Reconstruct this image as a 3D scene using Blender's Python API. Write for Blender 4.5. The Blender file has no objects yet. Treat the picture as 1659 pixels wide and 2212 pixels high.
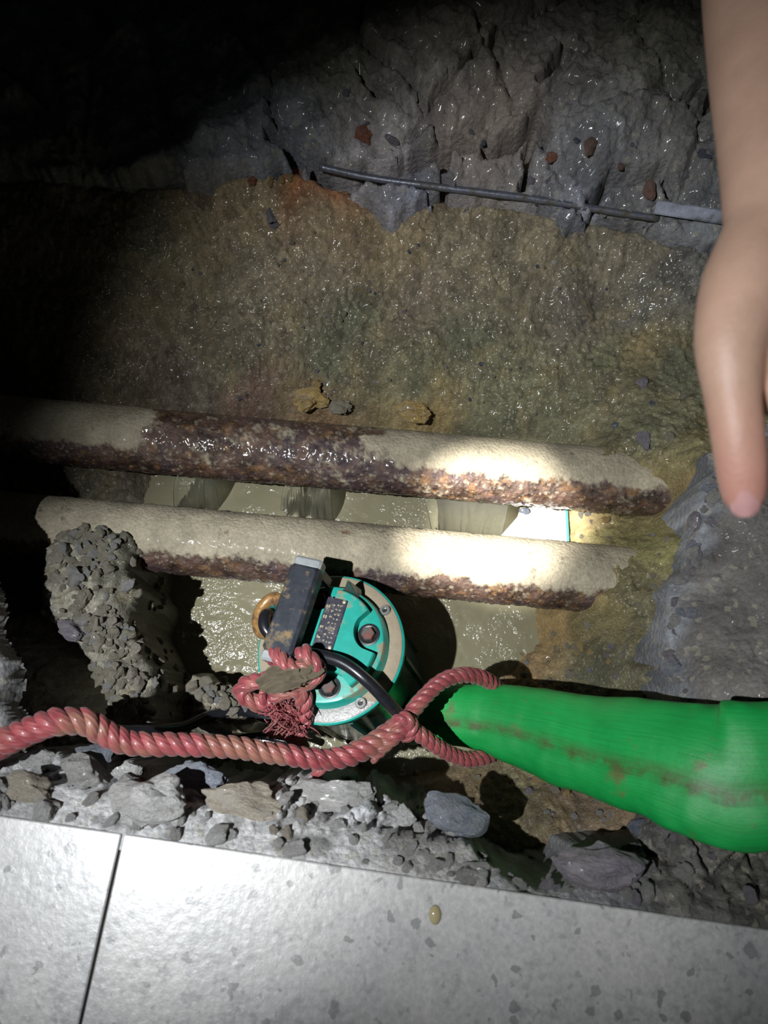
import bpy, math, random
import numpy as np
from mathutils import Vector, Matrix

# ------------------------------------------------------------------ camera, world, lights, exposure
scene = bpy.context.scene
COL = scene.collection
IMG_W, IMG_H = 1659, 2212
FPX = 26 / 36 * IMG_H
EYE = np.array([0.0, 0.0, 0.72])
PITCH = math.radians(72)
RIGHT = np.array([1.0, 0, 0])
FWD = np.array([0, math.cos(PITCH), -math.sin(PITCH)])
UP = np.cross(RIGHT, FWD)

cam_data = bpy.data.cameras.new('camera')
cam_data.sensor_width = 36
cam_data.sensor_fit = 'AUTO'
cam_data.lens = 26
cam_data.clip_start = 0.01
cam_data.dof.use_dof = True
cam_data.dof.focus_distance = 0.92
cam_data.dof.aperture_fstop = 5.6
cam = bpy.data.objects.new('camera', cam_data)
cam.location = EYE
cam.rotation_euler = (math.pi / 2 - PITCH, 0, 0)
COL.objects.link(cam)
scene.camera = cam

world = bpy.data.worlds.new('night')
scene.world = world
world.use_nodes = True
world.node_tree.nodes['Background'].inputs[0].default_value = (0.75, 0.9, 1.0, 1)
world.node_tree.nodes['Background'].inputs[1].default_value = 0.0035

scene.view_settings.view_transform = 'Standard'
scene.view_settings.look = 'None'
scene.view_settings.gamma = 1.0
scene.view_settings.use_curve_mapping = False
scene.view_settings.exposure = 0.0


def spot(name, loc, target, watts, angle, blend, radius, col):
    d = bpy.data.lights.new(name, 'SPOT')
    d.energy = watts
    d.spot_size = math.radians(angle)
    d.spot_blend = blend
    d.shadow_soft_size = radius
    d.color = col
    o = bpy.data.objects.new(name, d)
    o.location = loc
    o.rotation_euler = (Vector(target) - Vector(loc)).to_track_quat('-Z', 'Y').to_euler()
    COL.objects.link(o)
    return o


LAMP = np.array([-0.57, -0.14, 1.36])       # a torch held beside the photographer, to the left
spot('torch_hot_beam', LAMP, (0.128, 0.272, -0.160), 1000, 8.0, 1.0, 0.010, (1.0, 0.97, 0.90))
spot('torch_main_beam', LAMP, LAMP + np.array([0.478, 0.286, -1.0]), 112, 43.4, 1.0, 0.010, (0.96, 0.98, 1.0))
spot('torch_added_cone', LAMP, LAMP + np.array([0.222, 0.110, -1.0]), 80, 27.5, 1.0, 0.010, (0.94, 0.97, 1.0))  # added cone off the main beam's axis, brightening the near tiles and heap

# ------------------------------------------------------------------ general helpers


def at(x, y, z):
    d = FWD + RIGHT * ((x - IMG_W / 2) / FPX) - UP * ((y - IMG_H / 2) / FPX)
    return EYE + d * ((z - EYE[2]) / d[2])


def at_depth(x, y, dep):
    d = FWD + RIGHT * ((x - IMG_W / 2) / FPX) - UP * ((y - IMG_H / 2) / FPX)
    return EYE + d * dep


def tag(o, label=None, cat=None, group=None, kind=None):
    if label: o['label'] = label
    if cat: o['category'] = cat
    if group: o['group'] = group
    if kind: o['kind'] = kind
    return o


def empty(name, loc=(0, 0, 0)):
    o = bpy.data.objects.new(name, None)
    o.location = loc
    o.empty_display_size = 0.02
    COL.objects.link(o)
    return o


def link(name, me, mat=None, parent=None, loc=None, smooth=True):
    o = bpy.data.objects.new(name, me)
    COL.objects.link(o)
    if mat is not None and len(me.materials) == 0:
        me.materials.append(mat)
    if smooth and len(me.polygons):
        me.polygons.foreach_set('use_smooth', np.ones(len(me.polygons), bool))
    if parent is not None:
        o.parent = parent
    if loc is not None:
        o.location = loc
    return o


def mesh_np(name, verts, quads, uv=None, col=None):
    verts = np.asarray(verts, np.float32)
    me = bpy.data.meshes.new(name)
    quads = np.asarray(quads, np.int32)
    n, k = quads.shape
    me.vertices.add(len(verts))
    me.vertices.foreach_set('co', verts.ravel())
    me.loops.add(n * k)
    me.loops.foreach_set('vertex_index', quads.ravel())
    me.polygons.add(n)
    me.polygons.foreach_set('loop_start', np.arange(0, n * k, k, dtype=np.int32))
    me.polygons.foreach_set('loop_total', np.full(n, k, np.int32))
    me.update(calc_edges=True)
    if uv is not None:
        l = me.uv_layers.new(name='UVMap')
        l.data.foreach_set('uv', np.asarray(uv, np.float32)[quads.ravel()].ravel())
    if col is not None:
        a = me.color_attributes.new('tint', 'FLOAT_COLOR', 'POINT')
        c4 = np.ones((len(verts), 4), np.float32)
        c4[:, :3] = col
        a.data.foreach_set('color', c4.ravel())
    me.validate()
    return me


class MB:
    """small polygon soup builder -> one mesh"""
    def __init__(self):
        self.v, self.f = [], []

    def add(self, v, f):
        b = len(self.v)
        self.v += [tuple(map(float, p)) for p in v]
        self.f += [tuple(i + b for i in q) for q in f]
        return self

    def box(self, c, s, bev=0.0):
        cx, cy, cz = c
        hx, hy, hz = s[0] / 2, s[1] / 2, s[2] / 2
        if bev <= 0:
            v = [(cx + a * hx, cy + b * hy, cz + d * hz) for d in (-1, 1) for a, b in ((-1, -1), (1, -1), (1, 1), (-1, 1))]
            f = [(3, 2, 1, 0), (4, 5, 6, 7)] + [(i, (i + 1) % 4, (i + 1) % 4 + 4, i + 4) for i in range(4)]
            return self.add(v, f)
        rings = []
        for z, ins in ((-hz, bev), (-hz + bev, 0), (hz - bev, 0), (hz, bev)):
            x, y = hx - ins, hy - ins
            c_ = bev if ins == 0 else bev * .6
            rings.append([(cx + px, cy + py, cz + z) for px, py in (
                (-x + c_, -y), (x - c_, -y), (x, -y + c_), (x, y - c_), (x - c_, y), (-x + c_, y), (-x, y - c_), (-x, -y + c_))])
        return self.loft(rings, True)

    def loft(self, rings, caps=True, closed=True):
        n = len(rings[0])
        v = [p for r in rings for p in r]
        f = []
        for i in range(len(rings) - 1):
            for j in range(n if closed else n - 1):
                k = (j + 1) % n
                f.append((i * n + j, i * n + k, (i + 1) * n + k, (i + 1) * n + j))
        if caps:
            f.append(tuple(range(n - 1, -1, -1)))
            f.append(tuple((len(rings) - 1) * n + j for j in range(n)))
        return self.add(v, f)

    def lathe(self, prof, seg=64, c=(0, 0, 0), caps=True):
        rings = [[(c[0] + r * math.cos(2 * math.pi * j / seg), c[1] + r * math.sin(2 * math.pi * j / seg), c[2] + z)
                  for j in range(seg)] for r, z in prof]
        return self.loft(rings, caps)

    def build(self, name, mat, parent=None, smooth=False, loc=None):
        me = bpy.data.meshes.new(name)
        me.from_pydata(self.v, [], self.f)
        me.update()
        o = link(name, me, mat, parent, loc, smooth)
        if not smooth:
            try:
                me.set_sharp_from_angle(angle=math.radians(35))
                me.polygons.foreach_set('use_smooth', np.ones(len(me.polygons), bool))
                me.set_sharp_from_angle(angle=math.radians(35))
            except Exception:
                pass
        return o


def catmull(pts, n):
    P = np.asarray(pts, float)
    P = np.vstack([2 * P[0] - P[1], P, 2 * P[-1] - P[-2]])
    m = len(P) - 3
    t = np.linspace(0, m - 1e-6, n * 4)
    i = t.astype(int)
    u = (t - i)[:, None]
    a, b, c, d = P[i], P[i + 1], P[i + 2], P[i + 3]
    q = 0.5 * (2 * b + (c - a) * u + (2 * a - 5 * b + 4 * c - d) * u ** 2 + (3 * b - a - 3 * c + d) * u ** 3)
    s = np.concatenate([[0], np.cumsum(np.linalg.norm(np.diff(q[:, :3], axis=0), axis=1))])
    ss = np.linspace(0, s[-1], n)
    return np.stack([np.interp(ss, s, q[:, k]) for k in range(q.shape[1])], 1), ss


def frames(p):
    t = np.gradient(p, axis=0)
    t /= np.linalg.norm(t, axis=1)[:, None] + 1e-12
    n = np.zeros_like(p)
    ref = np.array([0, 0, 1.0]) if abs(t[0][2]) < .9 else np.array([1.0, 0, 0])
    n[0] = ref - t[0] * (ref @ t[0])
    n[0] /= np.linalg.norm(n[0])
    for i in range(1, len(p)):
        v = n[i - 1] - t[i] * (n[i - 1] @ t[i])
        n[i] = v / (np.linalg.norm(v) + 1e-12)
    return t, n, np.cross(t, n)


def tube_mesh(name, p, r, seg=12, taper=True):
    p = np.asarray(p, float)
    N = len(p)
    r = np.broadcast_to(np.asarray(r, float), (N,)).copy()
    t, n, b = frames(p)
    a = np.linspace(0, 2 * np.pi, seg, endpoint=False)
    ring = (n[:, None, :] * np.cos(a)[None, :, None] + b[:, None, :] * np.sin(a)[None, :, None]) * r[:, None, None]
    V = (p[:, None, :] + ring).reshape(-1, 3)
    s = np.concatenate([[0], np.cumsum(np.linalg.norm(np.diff(p, axis=0), axis=1))])
    uv = np.stack([np.repeat(s, seg), np.tile(a / (2 * np.pi), N)], 1)
    i, j = np.meshgrid(np.arange(N - 1), np.arange(seg), indexing='ij')
    k = (j + 1) % seg
    Q = np.stack([i * seg + j, i * seg + k, (i + 1) * seg + k, (i + 1) * seg + j], -1).reshape(-1, 4)
    # end caps: collapse to centre points
    V = np.vstack([V, p[:1], p[-1:]])
    uv = np.vstack([uv, [[0, 0]], [[s[-1], 0]]])
    c0, c1 = N * seg, N * seg + 1
    jj = np.arange(0, seg, 2)
    cap0 = np.stack([np.full_like(jj, c0), (jj + 2) % seg, (jj + 1) % seg, jj], 1)
    o = (N - 1) * seg
    cap1 = np.stack([np.full_like(jj, c1), o + jj, o + (jj + 1) % seg, o + (jj + 2) % seg], 1)
    return mesh_np(name, V, np.vstack([Q, cap0, cap1]), uv)


# ------------------------------------------------------------------ numpy noise
_rng = np.random.RandomState(7)
_T = _rng.rand(512, 512)
_J = _rng.rand(256, 256, 3)


def vnoise(x, y, f, seed=0):
    x = x * f + seed * 37.17 + 1000
    y = y * f + seed * 91.73 + 1000
    i, j = np.floor(x).astype(int), np.floor(y).astype(int)
    u, v = x - i, y - j
    u = u * u * u * (u * (u * 6 - 15) + 10)
    v = v * v * v * (v * (v * 6 - 15) + 10)
    g = lambda a, b: _T[a % 512, b % 512]
    return ((g(i, j) * (1 - u) + g(i + 1, j) * u) * (1 - v) + (g(i, j + 1) * (1 - u) + g(i + 1, j + 1) * u) * v) * 2 - 1


def fbm(x, y, f, o=4, gain=.5, seed=0):
    s, a = 0, 1
    for k in range(o):
        s = s + a * vnoise(x, y, f * 2.03 ** k, seed + k * 3)
        a *= gain
    return s


def worley(x, y, f, seed=0):
    x = x * f + seed * 13.7 + 500
    y = y * f + seed * 7.9 + 500
    i, j = np.floor(x).astype(int), np.floor(y).astype(int)
    F1 = np.full(x.shape, 9.0); F2 = np.full(x.shape, 9.0)
    cid = np.zeros(x.shape); gx = np.zeros(x.shape); gy = np.zeros(x.shape)
    for a in (-1, 0, 1):
        for b in (-1, 0, 1):
            h = _J[(i + a) % 256, (j + b) % 256]
            dx, dy = i + a + h[..., 0] - x, j + b + h[..., 1] - y
            d = np.sqrt(dx * dx + dy * dy)
            m = d < F1
            F2 = np.where(m, F1, np.minimum(F2, d))
            cid = np.where(m, h[..., 2], cid); gx = np.where(m, dx, gx); gy = np.where(m, dy, gy)
            F1 = np.where(m, d, F1)
    return F1, F2, cid, gx, gy


def sstep(a, b, x):
    t = np.clip((x - a) / (b - a), 0, 1)
    return t * t * (3 - 2 * t)


class RBF:
    def __init__(self, pts):
        P = np.array([at(*p[:3]) for p in pts])
        self.xy, z = P[:, :2], P[:, 2]
        n = len(z)
        A = np.zeros((n + 1, n + 1))
        A[:n, :n] = np.linalg.norm(self.xy[:, None] - self.xy[None], axis=2)
        A[:n, n] = A[n, :n] = 1
        self.w = np.linalg.lstsq(A, np.append(z, 0), rcond=None)[0]

    def __call__(self, x, y):
        s = np.full(x.shape, self.w[-1])
        for (a, b), w in zip(self.xy, self.w):
            s = s + w * np.sqrt((x - a) ** 2 + (y - b) ** 2)
        return s


def idw_colour(pts, x, y, p=3.0):
    num = np.zeros(x.shape + (3,)); den = np.zeros(x.shape)
    for px, py, z, c in pts:
        q = at(px, py, z)
        w = ((x - q[0]) ** 2 + (y - q[1]) ** 2 + 1e-4) ** (-p / 2)
        num += w[..., None] * np.array(c); den += w
    return num / den[..., None]


def poly_dist(poly, x, y):
    """signed distance, positive inside"""
    P = np.asarray(poly)
    d = np.full(x.shape, 9.0); ins = np.zeros(x.shape, bool)
    for a, b in zip(P, np.roll(P, -1, 0)):
        ex, ey = b - a
        t = np.clip(((x - a[0]) * ex + (y - a[1]) * ey) / (ex * ex + ey * ey + 1e-12), 0, 1)
        d = np.minimum(d, np.hypot(x - a[0] - t * ex, y - a[1] - t * ey))
        c = ((a[1] > y) != (b[1] > y)) & (x < (b[0] - a[0]) * (y - a[1]) / (b[1] - a[1] + 1e-12) + a[0])
        ins ^= c
    return np.where(ins, d, -d)


def line_dist(px, x, y, z):
    P = [at(a, b, z)[:2] for a, b in px]
    d = np.full(x.shape, 9.0)
    for a, b in zip(P[:-1], P[1:]):
        ex, ey = b - a
        t = np.clip(((x - a[0]) * ex + (y - a[1]) * ey) / (ex * ex + ey * ey + 1e-12), 0, 1)
        d = np.minimum(d, np.hypot(x - a[0] - t * ex, y - a[1] - t * ey))
    return d


def field(name, x0, x1, y0, y1, res, hf, cf, mat, keep=None):
    nx, ny = int((x1 - x0) / res) + 1, int((y1 - y0) / res) + 1
    X, Y = np.meshgrid(np.linspace(x0, x1, nx), np.linspace(y0, y1, ny), indexing='ij')
    Z = hf(X, Y)
    C = np.clip(cf(X, Y, Z), 0.004, 1)
    i, j = np.meshgrid(np.arange(nx - 1), np.arange(ny - 1), indexing='ij')
    Q = np.stack([i * ny + j, (i + 1) * ny + j, (i + 1) * ny + j + 1, i * ny + j + 1], -1).reshape(-1, 4)
    V = np.stack([X, Y, Z], -1).reshape(-1, 3)
    C = C.reshape(-1, 3)
    if keep is not None:
        K = keep(X, Y, Z).ravel()
        Q = Q[K[Q].any(1)]
        used = np.unique(Q)
        rm = np.zeros(len(V), np.int64); rm[used] = np.arange(len(used))
        V, C, Q = V[used], C[used], rm[Q]
    me = mesh_np(name, V, Q, None, C)
    return link(name, me, mat)


# ------------------------------------------------------------------ materials


class NT:
    def __init__(self, name):
        self.m = bpy.data.materials.new(name)
        self.m.use_nodes = True
        self.t = self.m.node_tree
        self.b = self.t.nodes['Principled BSDF']

    def n(self, typ, **kw):
        o = self.t.nodes.new(typ)
        for k, v in kw.items():
            if k in o.inputs.keys():
                o.inputs[k].default_value = v
            else:
                setattr(o, k, v)
        return o

    def l(self, a, b):
        self.t.links.new(a, b)

    def coord(self, out='Object'):
        return self.n('ShaderNodeTexCoord').outputs[out]

    def noise(self, vec, scale, detail=4, rough=.55):
        o = self.n('ShaderNodeTexNoise')
        o.inputs['Scale'].default_value = scale
        o.inputs['Detail'].default_value = detail
        o.inputs['Roughness'].default_value = rough
        self.l(vec, o.inputs['Vector'])
        return o.outputs['Fac']

    def voro(self, vec, scale, feat='F1', out='Distance'):
        o = self.n('ShaderNodeTexVoronoi', feature=feat)
        o.inputs['Scale'].default_value = scale
        self.l(vec, o.inputs['Vector'])
        return o.outputs[out]

    def ramp(self, fac, stops):
        o = self.n('ShaderNodeValToRGB')
        e = o.color_ramp.elements
        while len(e) < len(stops):
            e.new(.5)
        for k, (p, c) in enumerate(stops):
            e[k].position = p
            e[k].color = (*c, 1) if not isinstance(c, (int, float)) else (c, c, c, 1)
        self.l(fac, o.inputs['Fac'])
        return o.outputs['Color']

    def mix(self, fac, a, b, mode='MIX'):
        o = self.n('ShaderNodeMix', data_type='RGBA', blend_type=mode)
        for s, v in ((o.inputs[0], fac), (o.inputs[6], a), (o.inputs[7], b)):
            if isinstance(v, (int, float)): s.default_value = v
            elif isinstance(v, tuple): s.default_value = (*v, 1)
            else: self.l(v, s)
        return o.outputs[2]

    def math(self, op, a, b=0.0, clamp=False):
        o = self.n('ShaderNodeMath', operation=op, use_clamp=clamp)
        for s, v in ((o.inputs[0], a), (o.inputs[1], b)):
            if isinstance(v, (int, float)): s.default_value = v
            else: self.l(v, s)
        return o.outputs[0]

    def bump(self, h, strength=.5, dist=.002, normal=None):
        o = self.n('ShaderNodeBump')
        o.inputs['Strength'].default_value = strength
        o.inputs['Distance'].default_value = dist
        self.l(h, o.inputs['Height'])
        if normal is not None:
            self.l(normal, o.inputs['Normal'])
        self.l(o.outputs[0], self.b.inputs['Normal'])
        return o.outputs[0]

    def set(self, **kw):
        for k, v in kw.items():
            s = self.b.inputs[k.replace('_', ' ')]
            if isinstance(v, (int, float)): s.default_value = v
            elif isinstance(v, tuple): s.default_value = (*v, 1) if len(v) == 3 else v
            else: self.l(v, s)
        return self


def earth_mat(name, rough=(.35, .75), fine=420, coat=.35, bump=.9, bd=.0022, var=.55, mud_matt=False):
    m = NT(name)
    v = m.coord()
    tint = m.n('ShaderNodeVertexColor', layer_name='tint').outputs[0]
    n1 = m.noise(v, 260, 5, .7)
    n2 = m.noise(v, 38, 4, .6)
    k = m.mix(var, (1, 1, 1), m.ramp(n1, [(.25, .35), (.5, .95), (.75, 1.7)]), 'MULTIPLY')
    c = m.mix(1.0, tint, k, 'MULTIPLY')
    c = m.mix(var, c, m.ramp(n2, [(.3, .6), (.7, 1.35)]), 'MULTIPLY')
    # odd light grains
    w = m.voro(v, fine * .5, 'F1', 'Color')
    sep = m.n('ShaderNodeSeparateColor'); m.l(w, sep.inputs[0])
    g = m.math('GREATER_THAN', sep.outputs[0], .93)
    c = m.mix(m.math('MULTIPLY', g, .35), c, (.42, .38, .28))
    r = m.ramp(n2, [(.3, rough[0]), (.7, rough[1])])
    h = m.math('ADD', m.noise(v, fine, 5, .7), m.math('MULTIPLY', m.voro(v, fine * .45), -.8))
    m.bump(h, bump, bd)
    m.set(Base_Color=c, Roughness=r, Coat_Weight=coat, Coat_Roughness=.12)
    m.b.inputs['Specular IOR Level'].default_value = .5
    if mud_matt:                              # pale dried mud is matt, the bare wet rust is glossy
        bw = m.n('ShaderNodeRGBToBW'); m.l(tint, bw.inputs[0])
        g_ = m.ramp(bw.outputs[0], [(.12, coat + .1), (.26, .03)])
        m.l(g_, m.b.inputs['Coat Weight'])
        m.l(m.ramp(bw.outputs[0], [(.12, rough[0]), (.26, .72)]), m.b.inputs['Roughness'])
    return m.m


def plain(name, col, rough=.5, metal=0.0, nscale=90, var=.25, bump=.3, bd=.0008, dirt=None, dirt_amt=.5, dscale=40, coat=0):
    m = NT(name)
    v = m.coord()
    n1 = m.noise(v, nscale, 5, .65)
    c = m.mix(1.0, col, m.ramp(n1, [(.25, 1 - var), (.75, 1 + var)]), 'MULTIPLY')
    if dirt is not None:
        n2 = m.noise(v, dscale, 6, .65)
        f = m.ramp(n2, [(max(.0, .62 - dirt_amt * .3), 0.0), (min(1, .72 - dirt_amt * .2), 1.0)])
        c = m.mix(f, c, dirt)
        r = m.mix(f, (rough,) * 3, (.8,) * 3)
    else:
        r = rough
    m.bump(n1, bump, bd)
    m.set(Base_Color=c, Roughness=r, Metallic=metal, Coat_Weight=coat, Coat_Roughness=.1)
    return m.m


M_SOIL = earth_mat('wet_soil', rough=(.4, .8), fine=700, coat=.15, bump=.9, bd=.0016)
M_CONC = earth_mat('broken_concrete', rough=(.65, .9), fine=340, coat=.04, bump=1.0, bd=.0022, var=.5)
M_CONC_WET = earth_mat('wet_dark_concrete', rough=(.35, .7), fine=300, coat=.25, bump=1.0, bd=.0024, var=.5)


def rock_mat(name, col, var=.4, rough=.75, coat=.05):
    m = NT(name)
    v = m.coord('Generated')
    n1 = m.noise(v, 4, 8, .75)
    n2 = m.noise(v, 18, 5, .7)
    n3 = m.noise(v, 2.2, 5, .65)
    c = m.mix(1.0, col, m.ramp(n1, [(.25, 1 - var), (.75, 1 + var)]), 'MULTIPLY')
    c = m.mix(.7, c, m.ramp(n2, [(.3, .45), (.7, 1.5)]), 'MULTIPLY')
    dust = tuple(.5 * x + .5 * y for x, y in zip(col, (.36, .345, .32)))
    c = m.mix(m.ramp(n3, [(.45, 0.0), (.6, .85)]), c, dust)
    m.bump(m.math('ADD', m.math('MULTIPLY', n1, 1.3), m.math('MULTIPLY', n2, .8)), 1.0, .0035)
    m.set(Base_Color=c, Roughness=rough, Coat_Weight=coat, Coat_Roughness=.15)
    return m.m


R_GREY = rock_mat('grey_concrete_rock', (.34, .335, .32))
R_LIGHT = rock_mat('pale_concrete_rock', (.46, .455, .44))
R_BLUE = rock_mat('blue_grey_rock', (.24, .265, .31))
R_TAN = rock_mat('tan_rock', (.38, .335, .265))
R_DARK = rock_mat('dark_slate_rock', (.10, .12, .17))
R_PURP = rock_mat('mauve_grey_rock', (.24, .22, .25))
R_RED = rock_mat('brick_red_rock', (.34, .12, .06))
R_CLOD = rock_mat('muddy_clod', (.30, .27, .20), rough=.8, coat=0)
R_YEL = rock_mat('ochre_clod', (.46, .32, .12), rough=.5, coat=.3)
R_WHITE = rock_mat('white_rock', (.62, .62, .60))

# ------------------------------------------------------------------ the pit soil (ground)
WATER_Z = -0.30
GROUND = RBF([
    # far slope
    (100, 380, -.06), (350, 380, -.07), (600, 400, -.09), (900, 470, -.11), (1200, 510, -.11), (1500, 560, -.11), (1800, 560, -.11), (-300, 380, -.06),
    (100, 620, -.15), (500, 640, -.17), (900, 660, -.185), (1300, 660, -.175), (1700, 700, -.16), (-300, 650, -.15),
    (0, 830, -.21), (300, 850, -.225), (500, 870, -.235), (700, 885, -.24), (900, 905, -.24), (1100, 940, -.235), (1300, 940, -.195), (1450, 900, -.14),
    (1600, 900, -.14), (1800, 900, -.13),
    # under pipe one
    (350, 985, -.31), (500, 990, -.33), (700, 1010, -.34), (900, 1030, -.34), (1080, 1050, -.33), (1220, 1050, -.27), (1340, 1040, -.19), (1410, 1030, -.155), (1480, 1070, -.135), (1530, 1000, -.095), (1430, 1430, -.115), (1455, 1560, -.12),
    # between the pipes
    (330, 1070, -.31), (250, 1060, -.26), (450, 1080, -.36), (700, 1100, -.40), (1000, 1130, -.40), (1150, 1140, -.36), (1232, 1150, -.275), (1300, 1150, -.225), (1400, 1150, -.18), (1470, 1160, -.112),
    (1300, 985, -.158), (1390, 995, -.148), (1360, 1030, -.150), (1345, 1095, -.240), (1425, 1100, -.20), (1285, 1235, -.152), (1330, 1230, -.148), (1240, 1240, -.170), (1300, 1285, -.152), (1255, 1310, -.19),
    # below pipe two, right
    (1150, 1280, -.36), (1240, 1290, -.24), (1310, 1255, -.165), (1390, 1260, -.14), (1440, 1330, -.112), (1100, 1380, -.35), (1180, 1375, -.29), (1260, 1400, -.24), (1380, 1430, -.19),
    (1060, 1470, -.32), (1120, 1470, -.285), (1250, 1500, -.25), (1400, 1550, -.18), (1550, 1500, -.12), (1700, 1500, -.1),
    # pump hole
    (450, 1300, -.40), (450, 1420, -.36), (600, 1400, -.42), (750, 1400, -.44), (950, 1420, -.42), (800, 1550, -.42), (920, 1600, -.36), (880, 1655, -.34), (650, 1560, -.38), (850, 1645, -.33),
    # near foot
    (960, 1640, -.32), (1080, 1660, -.25), (1100, 1750, -.20), (1250, 1700, -.20), (1330, 1800, -.12), (1200, 1800, -.14), (900, 1690, -.25), (800, 1690, -.265), (650, 1670, -.26), (560, 1640, -.28),
    (700, 1720, -.20), (1000, 1760, -.2), (1150, 1900, -.2), (1400, 1760, -.09), (400, 1640, -.24),
    # hollow under the left heap
    (150, 1140, -.25), (120, 1250, -.24), (200, 1300, -.27), (330, 1330, -.33), (370, 1250, -.35), (150, 1370, -.22), (240, 1400, -.26), (330, 1440, -.31), (300, 1520, -.26), (380, 1490, -.31), (460, 1490, -.29), (430, 1560, -.27),
    (60, 1250, -.22), (60, 1330, -.16), (80, 1450, -.15), (140, 1520, -.16), (30, 1500, -.13), (200, 1580, -.15), (320, 1600, -.19), (0, 1400, -.14), (-60, 1450, -.13),
    (-100, 1100, -.22), (-100, 1300, -.15), (-200, 900, -.2), (-200, 1500, -.1), (-100, 1700, -.12), (100, 1720, -.12), (300, 1760, -.15), (1900, 1200, -.1), (1900, 1700, -.1), (1600, 1850, -.1),
])

TAN = (.32, .25, .145); TAN2 = (.25, .21, .138); OLIVE = (.132, .132, .08); OLIVE2 = (.165, .16, .092); BROWN = (.14, .09, .055); YELLOW = (.34, .26, .075)
GREYB = (.17, .165, .15); DIRT = (.30, .28, .22); DKOL = (.10, .10, .07)
SOIL_C = [
    (300, 480, -.1, (.22, .19, .11)), (560, 430, -.1, TAN), (700, 470, -.1, TAN), (640, 385, -.09, (.42, .17, .07)), (720, 390, -.09, (.38, .17, .08)), (850, 500, -.1, TAN), (1000, 560, -.14, TAN2), (1150, 540, -.12, TAN2), (1350, 560, -.12, (.22, .19, .13)),
    (1500, 560, -.11, GREYB), (560, 600, -.16, TAN2), (540, 680, -.18, TAN2), (700, 600, -.16, (.22, .18, .12)), (760, 700, -.2, OLIVE), (900, 640, -.18, (.20, .16, .11)), (1100, 620, -.17, (.22, .19, .12)),
    (1000, 750, -.2, OLIVE), (1250, 680, -.17, (.15, .13, .10)), (1400, 650, -.15, (.16, .15, .12)), (500, 780, -.21, (.17, .15, .09)), (700, 790, -.21, OLIVE), (900, 820, -.21, OLIVE2), (1100, 830, -.21, OLIVE2), (1300, 780, -.19, OLIVE2), (1390, 760, -.17, (.23, .185, .09)), (1480, 800, -.16, OLIVE),
    (420, 850, -.23, (.17, .14, .10)), (540, 870, -.24, (.17, .11, .08)), (680, 890, -.24, (.22, .14, .07)), (920, 890, -.24, (.30, .22, .09)), (1050, 920, -.24, OLIVE2), (1200, 920, -.22, OLIVE2), (1400, 940, -.17, OLIVE2), (1490, 1000, -.15, (.22, .195, .09)), (1480, 1070, -.15, (.25, .19, .085)),
    (1300, 1150, -.22, (.26, .23, .09)), (1250, 1150, -.26, (.48, .34, .16)), (1420, 1180, -.17, (.22, .21, .08)), (1400, 1300, -.15, (.18, .165, .09)), (1280, 1350, -.22, (.26, .22, .10)), (1200, 1360, -.28, (.38, .25, .10)), (1130, 1450, -.29, (.30, .20, .10)),
    (1300, 1430, -.2, OLIVE), (1400, 1450, -.18, (.17, .155, .09)), (1250, 1500, -.24, OLIVE2),
    (150, 1200, -.13, DIRT), (200, 1300, -.12, DIRT), (230, 1450, -.13, DIRT), (300, 1520, -.14, DIRT), (460, 1500, -.23, (.24, .22, .17)), (60, 1400, -.24, GREYB), (80, 1550, -.24, GREYB),
    (600, 1660, -.27, (.26, .24, .15)), (800, 1690, -.26, (.22, .2, .11)), (1000, 1670, -.27, (.23, .17, .10)), (1100, 1700, -.22, (.21, .185, .10)), (1250, 1760, -.17, (.22, .165, .105)), (1350, 1790, -.12, (.28, .20, .12)), (100, 700, -.17, (.2, .16, .1)), (0, 300, -.06, (.2, .18, .14)), (0, 1000, -.24, (.2, .17, .12)), (400, 1300, -.4, DKOL), (700, 1100, -.4, (.2, .17, .09)),
]


FAR_POLY = [at(a, b + (20 if 560 < a < 1600 else 0), z)[:2] for a, b, z in (
    (-700, 330, -.03), (-200, 350, -.04), (200, 375, -.05), (420, 395, -.07), (540, 378, -.08), (640, 358, -.08), (745, 378, -.085), (800, 425, -.1), (850, 462, -.105), (890, 432, -.1), (960, 415, -.1),
    (1090, 425, -.1), (1190, 440, -.1), (1225, 490, -.105), (1275, 455, -.1), (1380, 470, -.1), (1440, 500, -.1), (1560, 530, -.105), (1700, 540, -.1), (2100, 560, -.08))] + [np.array((1.9, 2.2)), np.array((-1.9, 2.2))]
HEAP_POLY = [at(a, b, z)[:2] for a, b, z in ((140, 1118, -.155), (215, 1112, -.16), (280, 1150, -.16), (305, 1185, -.16), (285, 1235, -.15), (298, 1290, -.14), (288, 1350, -.14), (300, 1395, -.14), (338, 1440, -.145), (340, 1500, -.15), (350, 1575, -.155),
                                             (245, 1590, -.15), (222, 1510, -.14), (190, 1430, -.13), (110, 1350, -.13), (78, 1325, -.13), (76, 1230, -.135), (100, 1165, -.15))]
HEAP2_POLY = [at(a, b, -.215)[:2] for a, b in ((405, 1470), (430, 1452), (470, 1478), (540, 1518), (560, 1560), (415, 1570))]
HEAP = RBF([(170, 1130, -.158), (250, 1170, -.152), (110, 1250, -.135), (200, 1260, -.120), (280, 1280, -.135), (130, 1340, -.132), (240, 1380, -.122), (290, 1420, -.135), (240, 1490, -.132), (330, 1520, -.15), (300, 1580, -.15)])


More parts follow.
